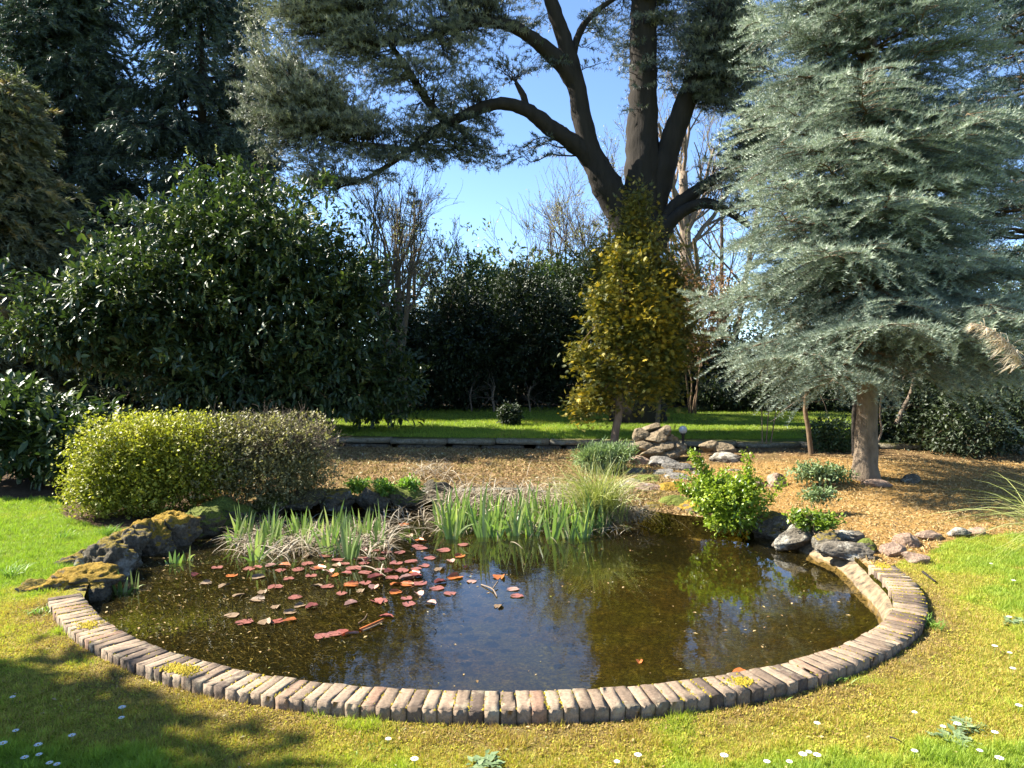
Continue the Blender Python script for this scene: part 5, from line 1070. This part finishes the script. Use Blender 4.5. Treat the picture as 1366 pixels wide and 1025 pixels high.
CROWD = [(433,753,'oc'),(431,758,'pf'),(448,759,'lf'),(447,768,'oc'),(459,745,'pf'),(476,745,'pf'),(475,759,'pf',.2),(495,753,'pf'),(515,742,'pf'),(511,749,'pf'),(523,752,'pf',.17),(543,748,'pf'),
 (502,769,'rf',.2),(535,762,'pf',.18),(550,768,'rf'),(525,776,'oc'),(543,777,'oc'),(537,769,'lf'),(470,777,'oc'),(459,788,'pf'),(470,798,'lf'),(482,786,'bc'),(523,787,'oc'),(508,796,'pf'),(553,726,'oc'),(549,734,'pf'),
 (543,720,'bc'),(554,727,'oc'),(551,735,'pf'),(580,737,'pf',.2),(562,756,'pf'),(582,774,'rf'),(543,760,'pf'),(549,767,'oc'),(566,746,'pf'),(592,748,'lf'),(490,763,'pf'),(463,765,'rf'),(484,774,'pf'),(498,781,'lf'),(515,763,'rf'),
 (530,742,'pf'),(505,760,'lf'),(520,769,'pf'),(487,748,'rf'),(442,742,'pf'),(455,756,'bc'),(466,752,'pf'),(557,778,'pf'),(572,762,'bc'),(535,790,'pf'),(560,790,'lf'),(495,797,'rf'),(449,779,'pf'),(480,738,'lf'),(500,737,'pf')]
KK = {'pf':('pink','flat'),'oc':('orange','curled'),'rf':('red','folded'),'lf':('pale','folded'),'bc':('brown','curled')}
for e_ in CROWD:
    k_ = KK[e_[2]]; pad(490+(e_[0]-490)*1.12+r.normal(0, 4), 758+(e_[1]-758)*1.15+r.normal(0, 2), k_[0], k_[1], e_[3] if len(e_) > 3 else 0.13+0.05*r.random(), G[k_], 'crowded '+k_[0]+' lily pads')
for px, py, k_ in [(332,759,'pf'),(367,783,'pf'),(362,755,'lf'),(374,761,'pf'),(369,810,'bc'),(394,797,'pf'),(387,817,'bc'),(355,830,'bc'),(400,808,'bc'),(398,760,'pf'),(410,752,'pf'),(345,770,'bc'),(385,772,'pf'),(415,768,'pf'),(422,782,'bc'),(300,782,'bc'),(352,790,'bc'),(412,742,'bc'),(343,757,'rf'),(275,778,'bc'),(262,768,'rf'),(290,757,'pf')]:
    k_ = KK[k_]; pad(px, py, k_[0], k_[1], 0.12+0.05*r.random(), f'{k_[1]} {k_[0]} lily pad scattered between the left bank and the crowded patch', 'scattered '+k_[0]+' lily pads')
def stick(name, label, pts, rad_, mat='brownbark', cat='twig', z=ZW+0.008):
    P = catmull(np.array([at(x, y, z+dz) for x, y, dz in pts]), 14); mb = MB(); mb.tube(P, np.linspace(rad_, rad_*0.6, 14), 6); return tag(mb.build(name, mat if not isinstance(mat, str) else M[mat], loc=P[0]), label, cat)
stick('rolled_stalk', 'long rolled orange-brown stalk floating beside the red curled pad', [(480,841,0),(495,834,.01),(512,826,.02)], 0.014, 'pad_orange', 'dead stalk')
stick('rolled_stalk', 'second thinner rolled stalk lying along the long one', [(484,842,0),(498,836,.01),(510,830,.02)], 0.008, 'pad_brown', 'dead stalk')
fk = thing('forked_twig', 'small forked pale twig floating in the open water right of the pads', 'twig', at(655, 785, ZW))
for pts in ([(642,780,0),(657,786,.01),(663,796,0)], [(657,786,.01),(664,776,.03)]):
    P = catmull(np.array([at(x, y, ZW+0.006+dz) for x, y, dz in pts]), 8); mb = MB(); mb.tube(P, 0.006, 5); mb.build('twig_arm', M['palebark'], fk)
stick('floating_stick', 'thin dark stick on the water left of the nearest pads', [(478,832,0),(486,826,.02),(490,819,.04)], 0.006)
stick('lawn_stick', 'short dark stick lying on the grass beside the right end of the bricks', [(1231,763,0),(1240,770,.01),(1248,776,0)], 0.012, 'bark', 'stick', 0.03)
stick('lawn_stick', 'thin dark twig on the grass at the lower right', [(1187,983,0),(1196,986,.015),(1206,992,.0)], 0.004, 'bark', 'twig', 0.025)
# small floating scraps and submerged weed
mb = MB(); n = 2600; th = r.random(n)*6.28; f = np.sqrt(r.random(n)); idx = (th/6.28*NA).astype(int) % NA; P = CEN+rad[idx]*f[:, None]*0.98
wgt = (0.25+0.75*sm(-0.5, -2.6, P[:, 0]))*sm(0.42, 0.6, fbm2(P[:, 0], P[:, 1], 1.3, 71))+0.12*sm(0.5, 2.0, P[:, 0]); k_ = r.random(n) < wgt; P = P[k_]; a = r.random(len(P))*6.28
mb.inst(LEAF_V, LEAF_F, frames(np.c_[np.cos(a), np.sin(a), 0*a])*(0.012+0.03*r.random(len(P))**2)[:, None, None], np.c_[P, np.full(len(P), ZW+0.003)], r.random(len(P)))
setting(mb.build('floating_scraps', M['litter']), 'stuff')
mb = MB(); n = 40000; q_ = r.normal(size=(n, 2))*np.array((0.75, 0.75)); cs_ = np.array([at(220,800,ZW)[:2], at(300,830,ZW)[:2], at(190,770,ZW)[:2], at(260,760,ZW)[:2], at(360,800,ZW)[:2], at(1100,770,ZW)[:2]]); c_ = cs_[r.choice(6, n, p=(.2,.25,.15,.1,.25,.05))]
P = c_+q_*0.8; k_ = inside(CEN+rad[::6]*0.97, P[:, 0], P[:, 1]) & (fbm2(P[:, 0], P[:, 1], 2.5, 72) > 0.36); P = P[k_]; n = len(P)
d = r.normal(size=(n, 3)); d[:, 2] *= 0.3; mb.inst(LEAF_V*np.array((1, .3, 1)), LEAF_F, frames(d)*(0.02+0.045*r.random(n))[:, None, None], np.c_[P, ZW-0.004-0.07*r.random(n)**1.5], r.random(n))
setting(mb.build('water_weed', leaf_mat('drowned_weed', [(0, (0.04,0.032,0.012)), (0.7, (0.11,0.09,0.032)), (1, (0.22,0.185,0.09))], 0.9, 0.1, 0)), 'stuff')
# ------------------------------------------------------------------ grass on the lawns
outer = np.vstack([brick_out[::4], back]); POLY = np.vstack([brick_out[::8], back[::2]])
def lawn_blades(name, X, Y, Z, h, wd, tint, mat, lean=0.5, seed=0):
    r = np.random.default_rng(seed); n = len(X); d = np.c_[r.normal(0, lean, n), r.normal(0, lean, n), np.ones(n)]
    tv = np.array([(0,-.5,0),(0,.5,0),(0.55,-.32,.02),(0.55,.32,.02),(1,0,.12)]); 
    fr_ = frames(d, (0, 0, 1), r.random(n)*6.28); fr_[:, :, 0] *= h[:, None]; fr_[:, :, 1] *= wd[:, None]; fr_[:, :, 2] *= h[:, None]
    mb = MB(); mb.inst(tv, [[0,1,3],[0,3,2],[2,3,4]], fr_, np.c_[X, Y, Z-0.004], tint); return setting(mb.build(name, mat), 'stuff')
M['grass'] = leaf_mat('lawn_grass', [(0, (0.30,0.19,0.07)), (0.18, (0.44,0.33,0.07)), (0.34, (0.34,0.37,0.045)), (0.6, (0.28,0.335,0.04)), (1, (0.20,0.295,0.035))], 0.55, 0.3, 0.3)
def front_points(n, x0, x1, y0, y1, seed):
    r = np.random.default_rng(seed); y = y0*(y1/y0)**r.random(n); x = r.uniform(-1, 1, n)*(0.76*y+0.3); k_ = (x > x0) & (x < x1)
    x, y = x[k_], y[k_]; k_ = ~inside(POLY, x, y); x, y = x[k_], y[k_]; k_ = ~is_bed(x, y); return x[k_], y[k_]
x, y = front_points(1000000, -9, 9, 2.5, 10.5, 311)
dd = poly_dist(brick_out[::5], x, y); nA_ = fbm2(x, y, 1.1, 21); nB = fbm2(x, y, 4.0, 22); nC = fbm2(x, y, 16, 24)
green = 1-sm(0.45, 0.72, nA_*0.55+nB*0.45+0.27*np.exp(-((dd-0.2)/0.42)**2)-0.02)
tint = np.clip(0.20+0.66*green+0.14*(nC-0.5)+r.normal(0, 0.13, len(x))-0.18*np.exp(-(dd/0.25)**2), 0, 1)
hgt = (0.016+0.022*green+0.016*r.random(len(x)))*(0.7+0.9*sm(0.45, 0.7, nC)); kp = (r.random(len(x)) < (0.75+0.25*green)*(0.4+0.6*sm(0.0, 0.2, dd))); 
lawn_blades('lawn_grass', x[kp], y[kp], hz(x[kp], y[kp]), hgt[kp], (0.0022+0.0007*np.sqrt(y[kp]))*1.0, tint[kp], M['grass'], 0.65, 1)
# moss clots and clover-like ground cover between the blades
x, y = front_points(300000, -9, 9, 2.5, 9.0, 312); dd = poly_dist(brick_out[::5], x, y); nB = fbm2(x, y, 3.2, 27); nC = fbm2(x, y, 13, 28); kp = (nB*0.6+nC*0.4+0.22*np.exp(-(dd/0.4)**2) > 0.61); x, y, nC, dd = x[kp], y[kp], nC[kp], dd[kp]
a = r.random(len(x))*6.28; mb = MB(); mb.inst(LEAF_V*np.array((1, 1.3, 1)), LEAF_F, frames(np.c_[np.cos(a), np.sin(a), 0.2+np.abs(r.normal(0, .6, len(x)))], (0, 0, 1), r.normal(0, .6, len(x)))*(0.007+0.009*r.random(len(x)))[:, None, None], np.c_[x, y, hz(x, y)+0.002], np.clip(0.35+0.9*(nC-0.5)+r.normal(0, .22, len(x))-0.25*np.exp(-(dd/0.2)**2), 0, 1))
M['lmoss'] = leaf_mat('lawn_moss', [(0, (0.26,0.175,0.07)), (0.3, (0.40,0.31,0.07)), (0.6, (0.42,0.40,0.05)), (1, (0.27,0.36,0.045))], 0.9, 0.1, 0.25); setting(mb.build('lawn_moss', M['lmoss']), 'stuff')
x, y = front_points(5000, -9, 9, 2.6, 9.0, 313); dd = poly_dist(brick_out[::5], x, y); kp = R.random(len(x)) < 0.10+0.5*np.exp(-(dd/0.35)**2); x, y = x[kp], y[kp]; n = len(x); a = R.random(n)*6.28
mb = MB(); mb.inst(LEAF_V*np.array((1, .8, 1)), LEAF_F, frames(np.c_[np.cos(a), np.sin(a), R.normal(0, .2, n)], (0, 0, 1), R.normal(0, .3, n))*(0.012+0.022*R.random(n))[:, None, None], np.c_[x, y, hz(x, y)+0.012], R.random(n)); setting(mb.build('fallen_leaves', M['litter']), 'stuff')
# back lawn blades
n = 150000; y = 14.3+9*r.random(n)**1.4; x = r.uniform(-1, 1, n)*(0.75*y); k_ = (x > -9) & (y > wall_y(x)+0.2); x, y = x[k_], y[k_]; nn = fbm2(x, y, 0.8, 46)
zb_ = ZL+0.12*sm(15, 24, y)+0.05*(fbm2(x, y, 0.5, 41)-0.5); lawn_blades('back_lawn_grass', x, y, zb_, 0.035+0.05*r.random(len(x))*sm(0.4, 0.7, nn)+0.02*r.random(len(x)), np.full(len(x), 0.010), np.clip(0.8+r.normal(0, .15, len(x))-0.4*sm(.55, .75, nn), 0, 1), M['grass'], 0.5, 2)
# longer fringe along the rocks on the left lawn and by the brick
def tuft(px, py, z, n, L, seed, label, w_=0.003, sp=0.04):
    b_ = at(px, py, z); rr = np.random.default_rng(seed); mb = MB()
    for _ in range(n):
        a = rr.random()*6.28; le = 0.15+0.6*rr.random(); o_ = rr.normal(0, sp, 2); blade(mb, (b_[0]+o_[0], b_[1]+o_[1], z-0.01), np.array((math.cos(a)*le, math.sin(a)*le, 1)), L*(0.5+0.7*rr.random()), w_, 0.2+0.4*rr.random(), rr, 5, np.clip(rr.normal(.6, .2), 0, 1))
    return tag(mb.build('grass_tuft', M['weed'], loc=b_), label, 'grass tuft')
for i_, a_ in enumerate([(798,957,.0,60,.07,'grass tuft against the outer face of the bricks at the nearest point'),(1026,928,.0,60,.09,'grass tuft at the foot of the bricks, right of the nearest point'),(1115,912,.0,70,.10,'taller grass tuft by the bricks on the curve to the right'),(1242,838,.02,80,.12,'thick grass tuft in the shade of the bricks at the far right bend'),(1190,884,.0,50,.08,'small grass tuft between the taller one and the far right bend'),
   (52,818,.02,70,.09,'pale grass tuft outside the first bricks on the left'),(16,770,.0,60,.2,'long grass blades beside the craggy rock at the left edge'),(145,712,.02,120,.14,'bright long grass in front of the yellow-green shrub'),(500,996,.0,40,.05,'lone grass tuft in the lawn at the bottom, left of the middle'),(86,716,.02,60,.1,'grass fringe at the lawn corner of the yellow-green shrub'),(120,905,.0,30,.05,'short tuft outside the bricks on the left curve')]):
    tuft(a_[0], a_[1], a_[2], a_[3], a_[4], 330+i_, a_[5])
for i_, (px, py, lab) in enumerate([(650,1018,'flat rosette of grey-green weed in the lawn at the bottom middle'),(1290,968,'flat weed rosette among the daisies at the lower right'),(1275,988,'second flat weed rosette below the first among the daisies'),(1355,830,'small weed rosette at the right edge of the lawn')]):
    p = at(px, py, 0.01); mb = MB(); n = 46; a = r.random(n)*6.28; mb.inst(LEAF_V*np.array((1, 1.1, 1)), LEAF_F, frames(np.c_[np.cos(a), np.sin(a), 0.15+0.35*r.random(n)])*(0.03+0.035*r.random(n))[:, None, None], p+np.c_[r.normal(0, .035, (n, 2)), np.zeros(n)], r.random(n)); tag(mb.build('weed_rosette', M['greygreen'], loc=p), lab, 'weed')
# ------------------------------------------------------------------ daisies
def make_daisy(label, group):
    root = thing('daisy', label, 'daisy', (0, 0, 0), group); mb = MB(); mb.tube([(0,0,-.01),(0.002,0,.02),(0,0,.038)], .0013, 5); mb.build('stem', M['stem'], root)
    mb = MB(); 
    for i_ in range(18):
        a = i_*2*math.pi/18; c_, s_2 = math.cos(a), math.sin(a); V = np.array([(.003,-.0012,.038),(.003,.0012,.038),(.010,.0022,.041),(.010,-.0022,.041),(.0145,0.0008,.040),(.0145,-.0008,.040)])+np.array((0, 0, 0.0012*(i_ % 2)))
        mb.add(V@np.array([[c_, s_2, 0], [-s_2, c_, 0], [0, 0, 1]]), [[0,1,2,3],[3,2,4,5]])
    mb.build('petals', M['white'], root); mb = MB(); mb.add(ICO_V[ICO_V[:, 2] > -2]*np.array((.0042,.0042,.0028))+np.array((0,0,.0395)), ICO_F); mb.build('centre', M['yellow'], root, smooth=True); return root
SH = 'white daisy in the shaded grass at the lower left corner'; RT = 'white daisy among the daisies of the sunny lawn at the lower right'
DA = [(17,932,SH),(21,977,SH),(4,996,SH),(33,1012,SH),(51,997,SH),(52,1007,SH),(96,984,SH),(163,948,SH),(162,959,SH),(76,1020,SH),(66,1018,SH),
 (518,988,'white daisy on the sunny lawn below the nearest bricks, the upper left of two'),(553,1016,'white daisy on the sunny lawn at the bottom edge, lower right of two'),(823,1016,'white daisy at the bottom edge right of the middle, the nearer of two'),(851,1010,'white daisy at the bottom edge right of the middle, the farther of two'),
 (966,1012,RT),(1023,1018,RT),(1053,1018,RT),(1071,1011,RT),(1079,1004,RT),(1090,1011,RT),(1220,952,RT),(1258,971,RT),(1277,970,RT),(1220,1005,RT),(1307,1004,RT),(1327,981,RT),(1359,947,RT),(1333,1018,RT),(1090,966,RT),
 (1351,896,'white daisy on the right lawn, midway up the edge'),(1347,872,'white daisy on the right lawn just above the midway one'),(1327,865,'small white daisy left of the pair at the right edge'),(1346,827,'white daisy beside the small weed rosette at the right edge'),(1352,777,'white daisy near the pampas grass, the lower of two'),(1322,755,'white daisy near the pampas grass, the upper of two')]
d0 = make_daisy(DA[0][2], 'daisies in the lawn'); p = at(DA[0][0], DA[0][1], 0.03); d0.location = (p[0], p[1], 0.0)
for i_, (px, py, lab) in enumerate(DA[1:]):
    p = at(px, py, 0.035); dup(d0, (p[0], p[1], float(hz([p[0]], [p[1]])[0])), r.random()*6.28, lab, 'daisies in the lawn', 0.85+0.45*r.random())
p = at(DA[0][0], DA[0][1], 0.035); d0.location = (p[0], p[1], float(hz([p[0]], [p[1]])[0]))
# ------------------------------------------------------------------ dead litter over the planting bed
n = 150000; y = 6.4+8.2*r.random(n); x = r.uniform(-1, 1, n)*(0.76*y+.3); k_ = is_bed(x, y) & ~inside(POLY, x, y) & (y < wall_y(x)-0.12) & (x > -4.2); x, y = x[k_], y[k_]; nn = fbm2(x, y, 2.2, 81); n3 = fbm2(x, y, 9, 82)
rt = sm(1.8, 3.2, x); far = sm(11.2, 12.3, y)*rt; kp = r.random(len(x)) < (0.95-0.7*far)*(0.45+0.55*sm(.35, .6, n3)); x, y, rt, nn, n3 = x[kp], y[kp], rt[kp], nn[kp], n3[kp]; n = len(x); d = np.c_[r.normal(size=(n, 2)), np.abs(r.normal(0.25, 0.5, n))]
left = rt < r.random(n); mb = MB(); L_ = np.where(left, 0.03+0.045*r.random(n), 0.022+0.03*r.random(n)); tn = np.where(left, np.clip(0.45+0.8*(nn-.5)+r.normal(0, .27, n), 0, 1), np.clip(0.6+0.4*(n3-.5)+r.normal(0, .1, n), 0, .8))
mb.inst(LEAF_V*np.array((1, .6, 1)), LEAF_F, frames(d, (0, 0, 1), r.random(n)*6)*L_[:, None, None], np.c_[x, y, hz(x, y)+0.004], tn); setting(mb.build('dead_ground_cover', M['litter']), 'stuff')
n = 5200; y = 9.6+4.7*r.random(n); x = r.uniform(-3.6, 2.6, n); k_ = is_bed(x, y) & ~inside(POLY, x, y) & (y < wall_y(x)-0.12); x, y = x[k_], y[k_]; mb = MB()
for i_ in range(len(x)):
    a = r.random()*6.28; blade(mb, (x[i_], y[i_], float(0.0)), (math.cos(a)*.5, math.sin(a)*.5, 1), 0.05+0.09*r.random(), 0.0022, 0.2+.6*r.random(), r, 4, r.beta(2, 2))
zz = hz(x, y); mb.V = [v+np.array((0, 0, z_)) for v, z_ in zip(mb.V, zz)]; setting(mb.build('dead_stalks', M['litter']), 'stuff')
